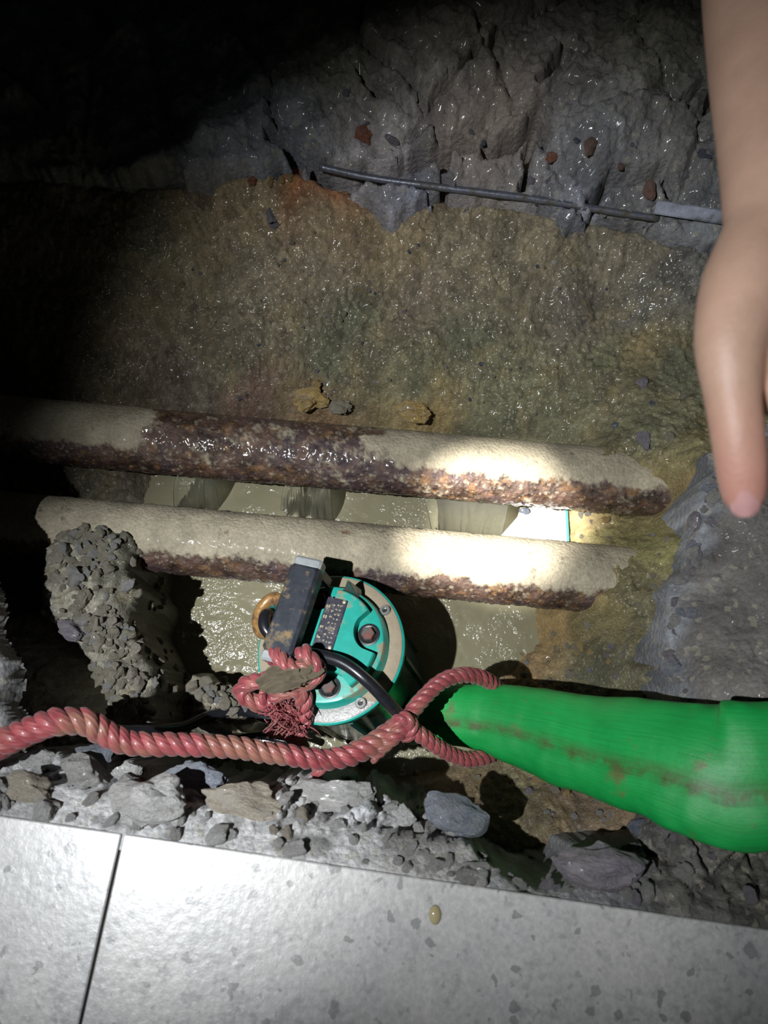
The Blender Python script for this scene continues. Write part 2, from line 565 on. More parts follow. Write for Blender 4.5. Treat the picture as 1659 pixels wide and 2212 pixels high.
def ground_h(x, y):
    z = GROUND(x, y)
    nx_, ny_ = .005 * fbm(x, y, 34, 3, .5, 45), .005 * fbm(x, y, 34, 3, .5, 46)
    dh = poly_dist(HEAP_POLY, x + nx_, y + ny_)
    z = np.maximum(z, HEAP(x, y) + .010 * sstep(0, .03, dh) - .20 * (1 - sstep(-.009, .004, dh)))
    d2 = poly_dist(HEAP2_POLY, x + nx_, y + ny_)
    z = np.maximum(z, -.215 + .012 * sstep(0, .02, d2) - .15 * (1 - sstep(-.012, .002, d2)))
    wx, wy = x + .006 * vnoise(x, y, 45, 21), y + .006 * vnoise(x, y, 45, 22)
    z = z + .010 * fbm(x, y, 9, 4, .5, 3)
    F1, F2, cid, gx, gy = worley(wx, wy, 125, 1)
    peb = (1 - np.clip(F1 / .75, 0, 1) ** 2) * (.3 + cid)
    z = z + .0026 * peb * (.4 + sstep(-.3, .5, vnoise(x, y, 16, 9)))
    F1b, F2b, cb, _, _ = worley(wx, wy, 230, 5)
    z = z + .0018 * (1 - np.clip(F1b / .7, 0, 1) ** 2) * (.3 + cb)
    z = z + .0020 * fbm(x, y, 140, 3, .65, 35)
    z = z - .030 * sstep(-.004, .02, poly_dist(FAR_POLY, x, y))
    # short sloping fissures
    fs = np.abs(fbm(x * .7 + y * .7, y * .55 - x * .55, 26, 3, .5, 31))
    z = z - .005 * (1 - sstep(0, .07, fs)) * sstep(.1, .5, vnoise(x, y, 14, 33))
    # cloddy heap on the left
    q = at(215, 1340, -.13)
    heap = sstep(-.004, .004, np.maximum(dh, d2))
    H1, H2, hc, _, _ = worley(wx, wy, 60, 11)
    z = z + heap * (.009 * (1 - np.clip(H1 / .8, 0, 1) ** 2) * (.2 + hc) - .006)
    return z


def ground_c(x, y, z):
    c = idw_colour(SOIL_C, x + .012 * vnoise(x, y, 30, 40), y + .012 * vnoise(x, y, 30, 41), 3.2)
    F1, F2, cid, _, _ = worley(x + .006 * vnoise(x, y, 45, 21), y + .006 * vnoise(x, y, 45, 22), 125, 1)
    c = c * (.74 + .5 * cid)[..., None]
    patch = sstep(.15, .6, fbm(x, y, 22, 3, .5, 50))
    c = c * (1 - .25 * patch)[..., None]
    yel = sstep(.45, .8, fbm(x, y, 34, 3, .55, 55))
    c = c * (1 - .22 * yel[..., None]) + np.array((.28, .21, .08)) * .22 * yel[..., None]
    return c


ground = field('ground', -.66, .66, -.20, .98, .0021, ground_h, ground_c, M_SOIL, keep=lambda x, y, z: z > -.40)
tag(ground, 'wet olive and tan gravelly soil sloping down into the flooded pit', kind='structure')

# ------------------------------------------------------------------ broken concrete round the pit


def chunks(x, y, f, seed, amp, gap=.006, tilt=.35):
    wx, wy = x + .25 / f * vnoise(x, y, f * .8, seed), y + .25 / f * vnoise(x, y, f * .8, seed + 1)
    F1, F2, cid, gx, gy = worley(wx, wy, f, seed)
    a = cid * 6.283
    h = (cid - .5) * 1.6 + tilt * 2.2 * (gx * np.cos(a * 3) + gy * np.sin(a * 3))
    return amp * h - gap * (1 - sstep(.0, .14, F2 - F1)), cid


FAR = RBF([(-300, 300, -.03), (100, 300, -.03), (400, 340, -.04), (600, 330, -.055), (750, 350, -.068), (900, 350, -.066), (1100, 380, -.07), (1300, 410, -.072), (1500, 440, -.074), (1700, 460, -.07), (700, 390, -.075),
           (850, 440, -.082), (1000, 415, -.080), (1120, 430, -.08), (1230, 470, -.084), (1400, 480, -.084), (1560, 520, -.084), (700, 260, -.03), (1000, 260, -.025), (1300, 290, -.03), (1500, 320, -.035), (650, 150, .0), (1000, 140, .005), (1400, 150, .0), (1700, 200, 0), (0, 100, .0), (0, -100, 0), (700, -150, 0), (1400, -150, 0), (800, -400, 0)])
ROD_PX = [(690, 366), (800, 379), (960, 398), (1150, 419), (1300, 440), (1430, 459), (1600, 484)]
CRACKS = [[(590, 325), (640, 345), (700, 372), (760, 372), (845, 369), (924, 349), (1010, 339)], [(1050, 346), (1100, 335), (1156, 309), (1175, 322)], [(964, 400), (962, 345)], [(1130, 400), (1137, 370), (1147, 316)],
          [(1282, 425), (1310, 400), (1349, 395), (1428, 389), (1448, 422)], [(924, 448), (1004, 435), (1097, 422)], [(1223, 491), (1250, 470), (1269, 462)], [(775, 215), (800, 240), (830, 262)],
          [(930, 275), (1000, 225), (1070, 165)], [(1150, 260), (1200, 200)], [(1430, 290), (1480, 262), (1540, 255)], [(1505, 300), (1512, 240)], [(745, 376), (1000, 409), (1300, 446), (1420, 462)]]


def far_h(x, y):
    d = poly_dist(FAR_POLY, x + .007 * fbm(x, y, 40, 3, .5, 60), y + .007 * fbm(x, y, 40, 3, .5, 61))
    z = FAR(x, y)
    a, _ = chunks(x, y, 8, 70, .013, .010, .35)
    b, _ = chunks(x, y, 34, 73, .0030, .0012, .4)
    dr = line_dist(ROD_PX, x, y, -.072)
    z = z + (a + b) * (.15 + .85 * sstep(.004, .05, dr)) + .006 * fbm(x, y, 26, 4, .55, 63) * (.3 + .7 * sstep(.004, .03, dr)) + .0022 * fbm(x, y, 130, 3, .6, 64)
    z = z + .0022 * fbm(x, y, 75, 4, .65, 62)
    for k, c in enumerate(CRACKS):
        dd = line_dist(c, x + .005 * vnoise(x, y, 60, 65), y + .005 * vnoise(x, y, 60, 66), -.07)
        w = .0075 if k < 2 else .0045 if k < 12 else .0022
        z = z - (.075 if k < 7 else .035) * (1 - sstep(w * .8, w * 1.5, dd))
    z = z + .006 * sstep(.0, .010, d)
    return z - .006 - .16 * (1 - sstep(-.010, .002, d))


def far_c(x, y, z):
    c = 1.45 * idw_colour([(600, 300, -.05, (.15, .16, .18)), (850, 280, -.03, (.21, .19, .19)), (1000, 270, -.03, (.23, .19, .165)), (1080, 220, -.02, (.24, .2, .17)), (1250, 320, -.04, (.17, .17, .175)), (1450, 330, -.04, (.17, .165, .16)), (900, 430, -.1, (.115, .12, .145)), (1240, 460, -.1, (.12, .125, .145)),
                    (1500, 510, -.1, (.11, .115, .12)), (1000, 100, 0, (.17, .16, .125)), (1400, 100, 0, (.15, .145, .11)), (100, 200, 0, (.14, .14, .12)), (700, 100, 0, (.15, .15, .11))], x, y, 2.5)
    _, cid = chunks(x, y, 32, 73, 1)
    c = c * (.75 + .5 * cid)[..., None]
    s = sstep(.4, .75, fbm(x, y, 28, 3, .5, 67))
    return c * (1 + .5 * s)[..., None]


wall_far = field('wall_far', -1.15, 1.2, .56, 1.6, .0029, far_h, far_c, M_CONC_WET, keep=lambda x, y, z: z > -.2)
tag(wall_far, 'cracked dark grey concrete edge on the far side of the pit', kind='structure')

RIGHT_POLY = [at(a, b, z)[:2] for a, b, z in (
    (1545, 965, -.06), (1530, 1030, -.06), (1515, 1110, -.07), (1500, 1160, -.07), (1480, 1225, -.08), (1450, 1270, -.08), (1452, 1330, -.08), (1440, 1400, -.08), (1450, 1460, -.08), (1470, 1540, -.08), (1470, 1650, -.08),
    (1480, 1760, -.07), (3300, 1760, -.05), (3300, 900, -.05), (1750, 860, -.05))]
RIGHT_Z = RBF([(1560, 1010, -.065), (1500, 1220, -.08), (1480, 1400, -.075), (1500, 1600, -.045), (1600, 1100, -.045), (1600, 1300, -.05), (1560, 1450, -.036), (1659, 1250, -.035), (1659, 1500, -.018), (1480, 1500, -.06), (1900, 1300, -.03), (1900, 1700, -.03)])


def right_d(x, y):
    return poly_dist(RIGHT_POLY, x + .005 * fbm(x, y, 38, 3, .5, 80), y + .005 * fbm(x, y, 38, 3, .5, 81))


def right_h(x, y):
    d = right_d(x, y)
    b, _ = chunks(x, y, 24, 83, .0022, .0004, .4)
    rim = 1 - sstep(.008, .03, d)
    c, _ = chunks(x, y, 55, 88, .0025, .001, .4)
    z = RIGHT_Z(x, y) + b + c * rim + .0022 * fbm(x, y, 40, 4, .55, 84) + .0010 * fbm(x, y, 190, 3, .6, 85)
    return z - .012 * rim ** 2 - .16 * (1 - sstep(-.011, .004, d))


def right_c(x, y, z):
    d = right_d(x, y)
    rim = (1 - sstep(.004, .028, d + .008 * vnoise(x, y, 50, 88)))[..., None]
    c = np.array((.165, .155, .143)) * (1 + .35 * fbm(x, y, 24, 4, .5, 86))[..., None]
    return c * (1 - rim) + np.array((.27, .285, .31)) * rim * (.8 + .4 * vnoise(x, y, 90, 87))[..., None]


wall_right = field('wall_right', .30, 1.25, -.02, .62, .0025, right_h, right_c, M_CONC, keep=lambda x, y, z: z > -.2)
tag(wall_right, 'broken grey concrete slab edge on the right side of the pit', kind='structure')

LEFT_POLY = [at(a, b, z)[:2] for a, b, z in ((-900, 500, -.02), (-170, 560, -.02), (-150, 800, -.02), (-95, 1000, -.02), (-55, 1200, -.02), (-12, 1340, -.02), (2, 1420, -.02), (14, 1480, -.02), (2, 1520, -.02), (26, 1560, -.02), (16, 1610, -.02), (-900, 1640, -.02))]


def left_h(x, y):
    d = poly_dist(LEFT_POLY, x + .004 * fbm(x, y, 30, 3, .5, 90), y + .004 * fbm(x, y, 30, 3, .5, 91))
    b, _ = chunks(x, y, 26, 93, .006, .002, .5)
    return -.012 + b + .005 * fbm(x, y, 30, 4, .55, 94) - .035 * (1 - sstep(-.004, .002, d))


wall_left = field('wall_left', -1.0, -.33, .02, .72, .003, left_h, lambda x, y, z: np.array((.27, .27, .27)) * (1 + .3 * fbm(x, y, 30, 4, .5, 96))[..., None], M_CONC, keep=lambda x, y, z: poly_dist(LEFT_POLY, x + .004 * fbm(x, y, 30, 3, .5, 90), y + .004 * fbm(x, y, 30, 3, .5, 91)) > -.003)
tag(wall_left, 'broken grey concrete edge at the left of the pit', kind='structure')

# tile edge line on the floor (world): passes through these two points
EA, EB = at(0, 1762, 0)[:2], at(1659, 2008, 0)[:2]
EU = (EB - EA) / np.linalg.norm(EB - EA)
EN = np.array([-EU[1], EU[0]])          # points away into the pit
NEAR_POLY = [at(a, b, z)[:2] for a, b, z in (
    (-400, 1590, -.05), (-60, 1620, -.05), (60, 1640, -.06), (160, 1650, -.06), (250, 1668, -.06), (340, 1690, -.06), (430, 1712, -.06), (520, 1715, -.06), (600, 1705, -.07), (690, 1700, -.07), (780, 1708, -.07), (850, 1738, -.07), (915, 1760, -.07),
    (960, 1805, -.06), (1040, 1850, -.05), (1120, 1895, -.05), (1190, 1905, -.05), (1225, 1880, -.05), (1250, 1848, -.05), (1300, 1832, -.05), (1380, 1822, -.05), (1420, 1790, -.05), (1450, 1762, -.05), (1520, 1740, -.05), (1700, 1700, -.04), (3300, 1640, -.04))] + [
    EB + EU * .9 - EN * .05, EA - EU * .5 - EN * .05]
NEAR_Z = RBF([(-100, 1640, -.05), (100, 1680, -.045), (300, 1720, -.045), (500, 1740, -.055), (700, 1745, -.055), (880, 1780, -.06), (1000, 1850, -.05), (1200, 1930, -.045), (1260, 1880, -.035), (1400, 1850, -.03), (1550, 1850, -.02), (1659, 1800, -.03),
              (0, 1745, -.008), (265, 1785, -.008), (600, 1830, -.008), (900, 1880, -.008), (1200, 1925, -.008), (1450, 1970, -.008), (1659, 1995, -.008), (300, 1745, -.025), (700, 1790, -.03), (1900, 1900, -.02), (-300, 1700, -.02), (0, 1800, -.008), (800, 1920, -.008), (1659, 2050, -.008)])


def near_h(x, y):
    d = poly_dist(NEAR_POLY, x + .010 * fbm(x, y, 40, 3, .5, 100), y + .010 * fbm(x, y, 40, 3, .5, 101))
    e = (x - EA[0]) * EN[0] + (y - EA[1]) * EN[1]
    s = sstep(.0, .03, e)
    s2 = sstep(.015, .05, e)
    a, _ = chunks(x, y, 15, 103, .010, .005, .45)
    a2, _ = chunks(x, y, 26, 115, .010, .014, .6)
    a = a + s2 * a2 - .006 * s2
    b, _ = chunks(x, y, 48, 107, .0045, .0022, .5)
    F1, _, cid, _, _ = worley(x, y, 120, 112)
    b = b + .0030 * (1 - np.clip(F1 / .7, 0, 1) ** 2) * (.3 + cid)
    calm = 1 - .75 * sstep(.26, .42, x)
    z = NEAR_Z(x, y) + s * calm * (a + b) + (.25 + .75 * s) * .006 * fbm(x, y, 38, 5, .65, 108) + .0018 * fbm(x, y, 170, 3, .6, 109)
    z = np.minimum(z + .006 * (1 - s), -.0035 + 1.2 * np.maximum(e, 0))
    z = np.where(e < .03, np.maximum(z, -.004 - .8 * np.maximum(e, 0)), z)
    return z - .2 * (1 - sstep(-.02, .004, d))


def near_c(x, y, z):
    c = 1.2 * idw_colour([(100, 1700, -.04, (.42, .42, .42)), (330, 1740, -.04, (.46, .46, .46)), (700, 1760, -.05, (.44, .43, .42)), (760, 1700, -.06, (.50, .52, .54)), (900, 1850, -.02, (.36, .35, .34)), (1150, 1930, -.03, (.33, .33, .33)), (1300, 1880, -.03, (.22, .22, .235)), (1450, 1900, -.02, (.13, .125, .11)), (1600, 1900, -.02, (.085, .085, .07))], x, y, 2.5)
    _, cid = chunks(x, y, 48, 107, 1)
    c = c * (.75 + .5 * cid)[..., None]
    s = sstep(.35, .7, fbm(x, y, 55, 3, .5, 110))[..., None]
    return c * (1 - .45 * s)


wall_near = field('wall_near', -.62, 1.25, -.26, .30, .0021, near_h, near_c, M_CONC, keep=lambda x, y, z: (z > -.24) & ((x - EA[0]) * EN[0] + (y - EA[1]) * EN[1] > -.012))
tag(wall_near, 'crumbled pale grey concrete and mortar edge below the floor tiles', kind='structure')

# ------------------------------------------------------------------ tiled floor
m = NT('speckled_stone_tile')
v = m.coord()
n1 = m.noise(v, 9, 4, .6)
n2 = m.noise(v, 75, 5, .65)
n3 = m.noise(v, 220, 3, .6)
base = m.ramp(n1, [(.3, (.47, .47, .47)), (.7, (.60, .59, .565))])
mott = m.ramp(n3, [(.35, .86), (.65, 1.06)])
base = m.mix(1.0, base, mott, 'MULTIPLY')
sx = m.n('ShaderNodeSeparateXYZ'); m.l(m.n('ShaderNodeNewGeometry').outputs['Position'], sx.inputs[0])
dirty = m.math('MULTIPLY', m.math('ADD', sx.outputs[0], -.16, ), 2.2, True)         # the right-hand part of the floor is more stained
stain_falloff = m.math('MULTIPLY', m.math('ADD', m.math('MULTIPLY', sx.outputs[1], -1), -.03), 3.0, True)  # blotches thicken toward the viewer, partly standing in for light falloff
dirt = m.math('MAXIMUM', dirty, m.math('MULTIPLY', stain_falloff, .6))  # right-hand stains together with the painted falloff
blot = m.ramp(n2, [(.52, 0.0), (.63, 1.0)])
blot = m.math('MULTIPLY', blot, m.math('ADD', m.math('MULTIPLY', dirt, .75), .10))
c = m.mix(blot, base, (.17, .18, .19))
wv = m.n('ShaderNodeVectorMath', operation='MULTIPLY_ADD')
nc = m.n('ShaderNodeTexNoise'); nc.inputs['Scale'].default_value = 60; nc.inputs['Detail'].default_value = 4; m.l(v, nc.inputs['Vector'])
m.l(nc.outputs['Color'], wv.inputs[0]); wv.inputs[1].default_value = (.022, .022, 0); m.l(v, wv.inputs[2])
vw = wv.outputs[0]
pit = m.voro(vw, 55, 'F1')
pc = m.n('ShaderNodeSeparateColor'); m.l(m.voro(vw, 55, 'F1', 'Color'), pc.inputs[0])
pitm = m.math('MULTIPLY', m.math('LESS_THAN', m.math('ADD', pit, m.math('MULTIPLY', n3, .12)), .29), m.math('GREATER_THAN', pc.outputs[0], .42))
c = m.mix(m.math('MULTIPLY', pitm, .6), c, (.16, .16, .16))
pc2 = m.n('ShaderNodeSeparateColor'); m.l(m.voro(vw, 120, 'F1', 'Color'), pc2.inputs[0])
sp2 = m.math('MULTIPLY', m.math('LESS_THAN', m.math('ADD', m.voro(vw, 120, 'F1'), m.math('MULTIPLY', n3, .2)), .36), m.math('GREATER_THAN', pc2.outputs[0], .62))
c = m.mix(m.math('MULTIPLY', sp2, m.math('ADD', m.math('MULTIPLY', dirt, .5), .22)), c, (.17, .17, .17))
n5 = m.noise(v, 14, 4, .6)
c = m.mix(m.math('MULTIPLY', m.ramp(n5, [(.45, 0.0), (.62, 1.0)]), m.math('MULTIPLY', dirt, .55)), c, (.26, .26, .27))
hh = m.math('ADD', m.noise(v, 130, 3, .55), m.math('MULTIPLY', pitm, -.5))
m.bump(hh, .55, .0011)
m.set(Base_Color=c, Roughness=.36, Coat_Weight=.45, Coat_Roughness=.17)
M_TILE = m.m
M_GROUT = plain('dark_dirty_grout', (.06, .058, .05), .8)

floor = empty('floor', (0, 0, 0))
tag(floor, 'pale speckled stone floor tiles along the near edge of the pit', kind='structure')
J0 = at(265, 1800, 0)[:2]                     # where the visible joint meets the broken edge
TL = .60
yaw = math.atan2(EU[1], EU[0])
rt = random.Random(4)
for row in range(2):
    for k in range(-1, 2):
        c0 = J0 + EU * (TL * (k + .5)) - EN * (TL * (row + .5) + .003 * row)
        mb = MB().box((0, 0, 0), (TL - .0030, TL - .0015, .012), .0011)
        o = mb.build('tile', M_TILE, floor)
        o.location = (c0[0], c0[1], -.006 + rt.uniform(-.0003, .0003))
        o.rotation_euler = (0, 0, yaw)
g = MB().box((0, 0, 0), (2.0, 1.25, .008)).build('grout', M_GROUT, floor)
gc = J0 - EN * (.625 + .004)
g.location = (gc[0], gc[1], -.009)
g.rotation_euler = (0, 0, yaw)

m = NT('muddy_droplet'); m.set(Base_Color=(.42, .36, .20), Roughness=.08, Coat_Weight=.6)
dp = at(940, 1976, 0)
o = MB().lathe([(.0068, .0002), (.0062, .0010), (.0045, .0020), (.0022, .0026), (.0004, .0028)], 24).build('water_drop', m.m, None, smooth=True)
o.location = dp; o.scale = (.8, 1.15, 1)
tag(o, 'small yellowish muddy water drop on the pale floor tile', 'water drop')

# ------------------------------------------------------------------ water
m = NT('muddy_water')
v = m.coord()
nn = m.noise(v, 9, 3, .5)
act = m.ramp(m.noise(v, 16, 3, .55), [(.42, .12), (.58, 1.0)])
wv_h = m.math('ADD', m.math('MULTIPLY', m.math('MULTIPLY', m.noise(v, 210, 2, .5), act), .0028), m.math('MULTIPLY', m.noise(v, 45, 2, .5), .0022))
nb = m.bump(wv_h, 1.0, 1.0)
for lk in list(m.b.inputs['Normal'].links):
    m.t.links.remove(lk)
m.l(nb, m.b.inputs['Coat Normal'])
m.set(Base_Color=m.ramp(nn, [(.3, (.20, .185, .115)), (.7, (.25, .23, .15))]), Roughness=.9, Coat_Weight=1.0, Coat_Roughness=.17, Coat_IOR=1.5)
m.b.inputs['Specular IOR Level'].default_value = 0.0
M_WATER = m.m


def water_h(x, y):
    q = at(480, 1350, WATER_Z); q2 = at(1060, 1380, WATER_Z); q3 = at(700, 1110, WATER_Z)
    act = np.maximum.reduce([1 - sstep(.03, .12, np.hypot(x - a[0], y - a[1])) for a in (q, q2, q3)])
    w = fbm(x + .01 * vnoise(x, y, 40, 122), y, 85, 3, .5, 120)
    return WATER_Z + .0015 * fbm(x, y, 20, 3, .5, 121) + .0008 * act * w


wx0, wx1 = at(200, 1300, WATER_Z)[0], at(1330, 1300, WATER_Z)[0]
water = field('water', wx0, wx1, -.06, .52, .0022, water_h, lambda x, y, z: np.ones(x.shape + (3,)), M_WATER)
tag(water, 'murky olive brown water filling the bottom of the pit', kind='structure')

m = NT('falling_water')
m.set(Base_Color=(.86, .86, .80), Roughness=.04, Transmission_Weight=.97)
m.b.inputs['IOR'].default_value = 1.33
M_FALL = m.m

# ------------------------------------------------------------------ two rusty pipes


def pipe(name, label, pxs, z, R, seed, mudf, xr=None):
    a, b = at(*pxs[0], z[0]), at(*pxs[1], z[1])
    N, S = 560, 112
    t = np.linspace(0, 1, N)
    p = a + (b - a) * t[:, None]
    d = (b - a) / np.linalg.norm(b - a)
    up = np.array([0, 0, 1.0]); up -= d * (up @ d); up /= np.linalg.norm(up)
    sd = np.cross(up, d)                     # +: towards far side
    L = np.linalg.norm(b - a)
    ang = np.linspace(0, 2 * np.pi, S, endpoint=False)
    U, A = np.meshgrid(t * L, ang, indexing='ij')
    arc = np.minimum(A, 2 * np.pi - A)       # symmetric so the noise closes at the seam below
    sA = R * A
    dent = .0008 * fbm(U, sA, 70, 4, .6, seed) + .0007 * fbm(U, sA, 260, 2, .6, seed + 5)
    W1, W2, wc, _, _ = worley(U, sA, 190, seed + 2)
    scab = (1 - np.clip(W1 / .7, 0, 1) ** 2) * (wc > .45) * .0008
    dirv = np.cos(A)[..., None] * (-up) + np.sin(A)[..., None] * sd      # A=0 bottom, pi/2 far side, pi top, 3pi/2 near side
    topn = -np.cos(A)                        # 1 at top
    px = U / L
    mud = mudf(px, A, topn) + .22 * fbm(U, sA, 190, 3, .6, seed + 9) + .36 * fbm(U, sA, 60, 5, .65, seed + 8)
    mud = sstep(.25, .85, mud)
    rr = R + dent * (1 - .65 * mud) + scab * (1 - .8 * mud) + .0012 * mud
    seam = sstep(0, .25, np.minimum(A, 2 * np.pi - A))
    rr = R + (rr - R) * seam
    V = p[:, None, :] + dirv * rr[..., None]
    rust = np.array((.088, .054, .041)) * (1 + .5 * fbm(U, sA, 60, 4, .6, seed + 11))[..., None]
    org = (.55 * sstep(.3, 1.1, fbm(U, sA, 85, 4, .7, seed + 14) + .3 * np.clip(-topn - .1, 0, 1)))[..., None]
    rust = rust * (1 - org) + np.array((.27, .145, .06)) * org
    pur = sstep(.25, .6, fbm(U, sA, 18, 3, .5, seed + 17) + .2)[..., None]
    rust = rust * (1 - .4 * pur) + np.array((.075, .055, .075)) * .4 * pur
    mc = np.array((.37, .325, .235)) * (1 + .14 * fbm(U, sA, 30, 4, .55, seed + 20))[..., None]
    C = rust * (1 - mud[..., None]) + mc * mud[..., None]
    i, j = np.meshgrid(np.arange(N - 1), np.arange(S), indexing='ij')
    k = (j + 1) % S
    Q = np.stack([i * S + j, i * S + k, (i + 1) * S + k, (i + 1) * S + j], -1).reshape(-1, 4)
    me = mesh_np(name, V.reshape(-1, 3), Q, None, np.clip(C, .01, 1).reshape(-1, 3))
    o = link(name, me, M_PIPE)
    tag(o, label, 'pipe')
    return o, a, b, R


M_PIPE = earth_mat('rust_and_mud', rough=(.25, .6), fine=560, coat=.4, bump=.8, bd=.0014, var=.4, mud_matt=True)


def mud_far(p, A, top):
    side = np.sin(A)
    x = p
    right = sstep(.54, .64, x) * sstep(.05, .5, top * .7 + side * .75) * 1.2
    leftm = (1 - sstep(.27, .33, x)) * sstep(.1, .6, top * .8 + .5 * side) * 1.3
    thin = .08 * sstep(.2, .8, top)
    return right + leftm + thin


def mud_near(p, A, top):
    side = np.sin(A)
    return sstep(.36, .80, top * .95 + side * .32) * 1.2 - .5 * (1 - sstep(.02, .3, top))


pipe1 = pipe('rusty_pipe', 'rusty brown pipe beside the soil slope, farther from the pump, dark and glossy midway', ((-160, 910), (1500, 1055)), (-.19, -.20), .0425, 130, mud_far)
pipe2 = pipe('rusty_pipe', 'mud-coated pipe nearer the viewer passing just behind the green pump', ((-60, 1128), (1420, 1262)), (-.195, -.195), .0425, 150, mud_near)

# ------------------------------------------------------------------ stones


def rock_mesh(seed, flat=.75, sub=3, cuts=9, rough=.10):
    import bmesh
    bm = bmesh.new()
    bmesh.ops.create_icosphere(bm, subdivisions=sub, radius=1)
    r = np.random.RandomState(seed)
    V = np.array([v.co[:] for v in bm.verts])
    for _ in range(cuts):
        n = r.randn(3); n /= np.linalg.norm(n)
        h = r.uniform(.5, .85)
        dd = V @ n
        V = V - np.clip(dd - h, 0, None)[:, None] * n * .93
    x, y, z = V.T
    nz = 0
    for k, (f, a) in enumerate(((1.7, 1.0), (3.6, .55), (7.5, .32), (15, .18))):
        nz = nz + a * (vnoise(x + z * .7, y - z * .6, f, seed + k) + .7 * vnoise(x - z * .8, y + z * .9, f * 1.1, seed + 9 + k))
    V = V * (1 + rough * nz)[:, None]
    V *= np.array([1, r.uniform(.7, 1), flat * r.uniform(.8, 1.1)])
    for v, c in zip(bm.verts, V):
        v.co = c
    me = bpy.data.meshes.new('stone')
    bm.to_mesh(me); bm.free()
    me.polygons.foreach_set('use_smooth', np.ones(len(me.polygons), bool))
    try:
        me.set_sharp_from_angle(angle=math.radians(28))
    except Exception:
        pass
    return me


ROCKS = [rock_mesh(s, .8, 3, 9, .13) for s in range(14)]
CLODS = [rock_mesh(40 + s, .85, 2, 5, .22) for s in range(10)]
_mats = {}


def place_rock(name, src, mat, loc, size, rng, parent=None, stretch=1.0, own=False):
    if loc[2] < -1:
        return None
    key = (src.name, mat.name)
    if key not in _mats:
        me = src.copy(); me.materials.clear(); me.materials.append(mat)
        _mats[key] = me
    o = bpy.data.objects.new(name, _mats[key])
    o.location = loc
    o.scale = (size * stretch, size, size * .9)
    o.rotation_euler = (rng.uniform(-.35, .35), rng.uniform(-.35, .35), rng.uniform(0, 6.28))
    if parent is not None:
        o.parent = parent
    COL.objects.link(o)
    return o


def h1(f, x, y):
    return float(f(np.array([[x]]), np.array([[y]]))[0, 0])


def surf(px, py, z, f):
    for _ in range(6):
        p = at(px, py, z)
        zo, z = z, .5 * z + .5 * h1(f, p[0], p[1])
    p = at(px, py, z)
    if abs(h1(f, p[0], p[1]) - z) > .006:
        p[2] = -9                            # on a cliff: nothing can lie there
    return p


rng = random.Random(11)
# stones bedded in the near edge
for i in range(120):
    px = rng.uniform(-20, 1640)
    ey = 1762 + .148 * px
    inner = np.interp(px, [0, 250, 450, 700, 850, 960, 1120, 1230, 1300, 1450, 1640], [1640, 1668, 1710, 1700, 1738, 1805, 1895, 1875, 1832, 1790, 1790])
    py = ey - 14 - (ey - 14 - inner) * rng.random() ** 1.2
    p = surf(px, py, -.04, near_h)
    if p[2] < -.12: continue
    s = rng.choice([.004, .005, .006, .007, .009, .012]) * (1 if px < 1200 else .8)
    mt = rng.choice([R_LIGHT, R_LIGHT, R_GREY, R_LIGHT, R_TAN, R_LIGHT]) if px < 1150 else rng.choice([R_PURP, R_GREY])
    place_rock('stone', rng.choice(ROCKS), mt, p + np.array([0, 0, s * .15]), s, rng, wall_near, rng.uniform(1, 1.4))
# clods on the left heap
for i in range(290):
    t = rng.random()
    cx = np.interp(t, [0, .35, .7, 1], [185, 190, 235, 300]) + rng.gauss(0, 42)
    cy = 1125 + t * 420 + rng.gauss(0, 10)
    p = at(cx, cy, -.13)
    p[2] = h1(ground_h, p[0], p[1])
    if p[2] < -.19: continue
    s = rng.choice([.003, .004, .004, .005, .006, .008])
    place_rock('clod', rng.choice(CLODS), rng.choice([R_CLOD, R_CLOD, R_CLOD, R_GREY, R_TAN]), p + np.array([0, 0, s * .3]), s, rng, ground, rng.uniform(1, 1.3))
for i in range(150):
    if i < 95:                                # along the steep right flank of the heap
        k = rng.randrange(3, 10)
        u = rng.random()
        e0, e1 = HEAP_POLY[k], HEAP_POLY[k + 1]
        q = e0 + (e1 - e0) * u
        nrm = np.array([(e1 - e0)[1], -(e1 - e0)[0]]); nrm /= np.linalg.norm(nrm)
        if nrm[0] < 0: nrm = -nrm
        q = q + nrm * rng.uniform(-.004, .009)
        p = np.array([q[0], q[1], h1(ground_h, q[0], q[1])])
    else:
        p = surf(rng.uniform(405, 540), rng.uniform(1465, 1560), -.21, ground_h)
    if p[2] < -.285: continue
    s = rng.choice([.003, .004, .005, .006, .008])
    place_rock('clod', rng.choice(CLODS), rng.choice([R_CLOD, R_CLOD, R_GREY, R_TAN]), p + np.array([0, 0, s * .2]), s, rng, ground, rng.uniform(1, 1.3))
for i in range(70):
    cx, cy = rng.choice([(rng.uniform(1240, 1430), rng.uniform(1340, 1470)), (rng.uniform(1380, 1480), rng.uniform(1120, 1330)), (rng.uniform(980, 1330), rng.uniform(1670, 1790))])
    p = surf(cx, cy, -.18, ground_h)
    s = rng.choice([.002, .003, .004, .005])
    place_rock('pebble', rng.choice(CLODS), rng.choice([R_CLOD, R_GREY, R_CLOD, R_PURP, R_YEL]), p, s, rng, ground)
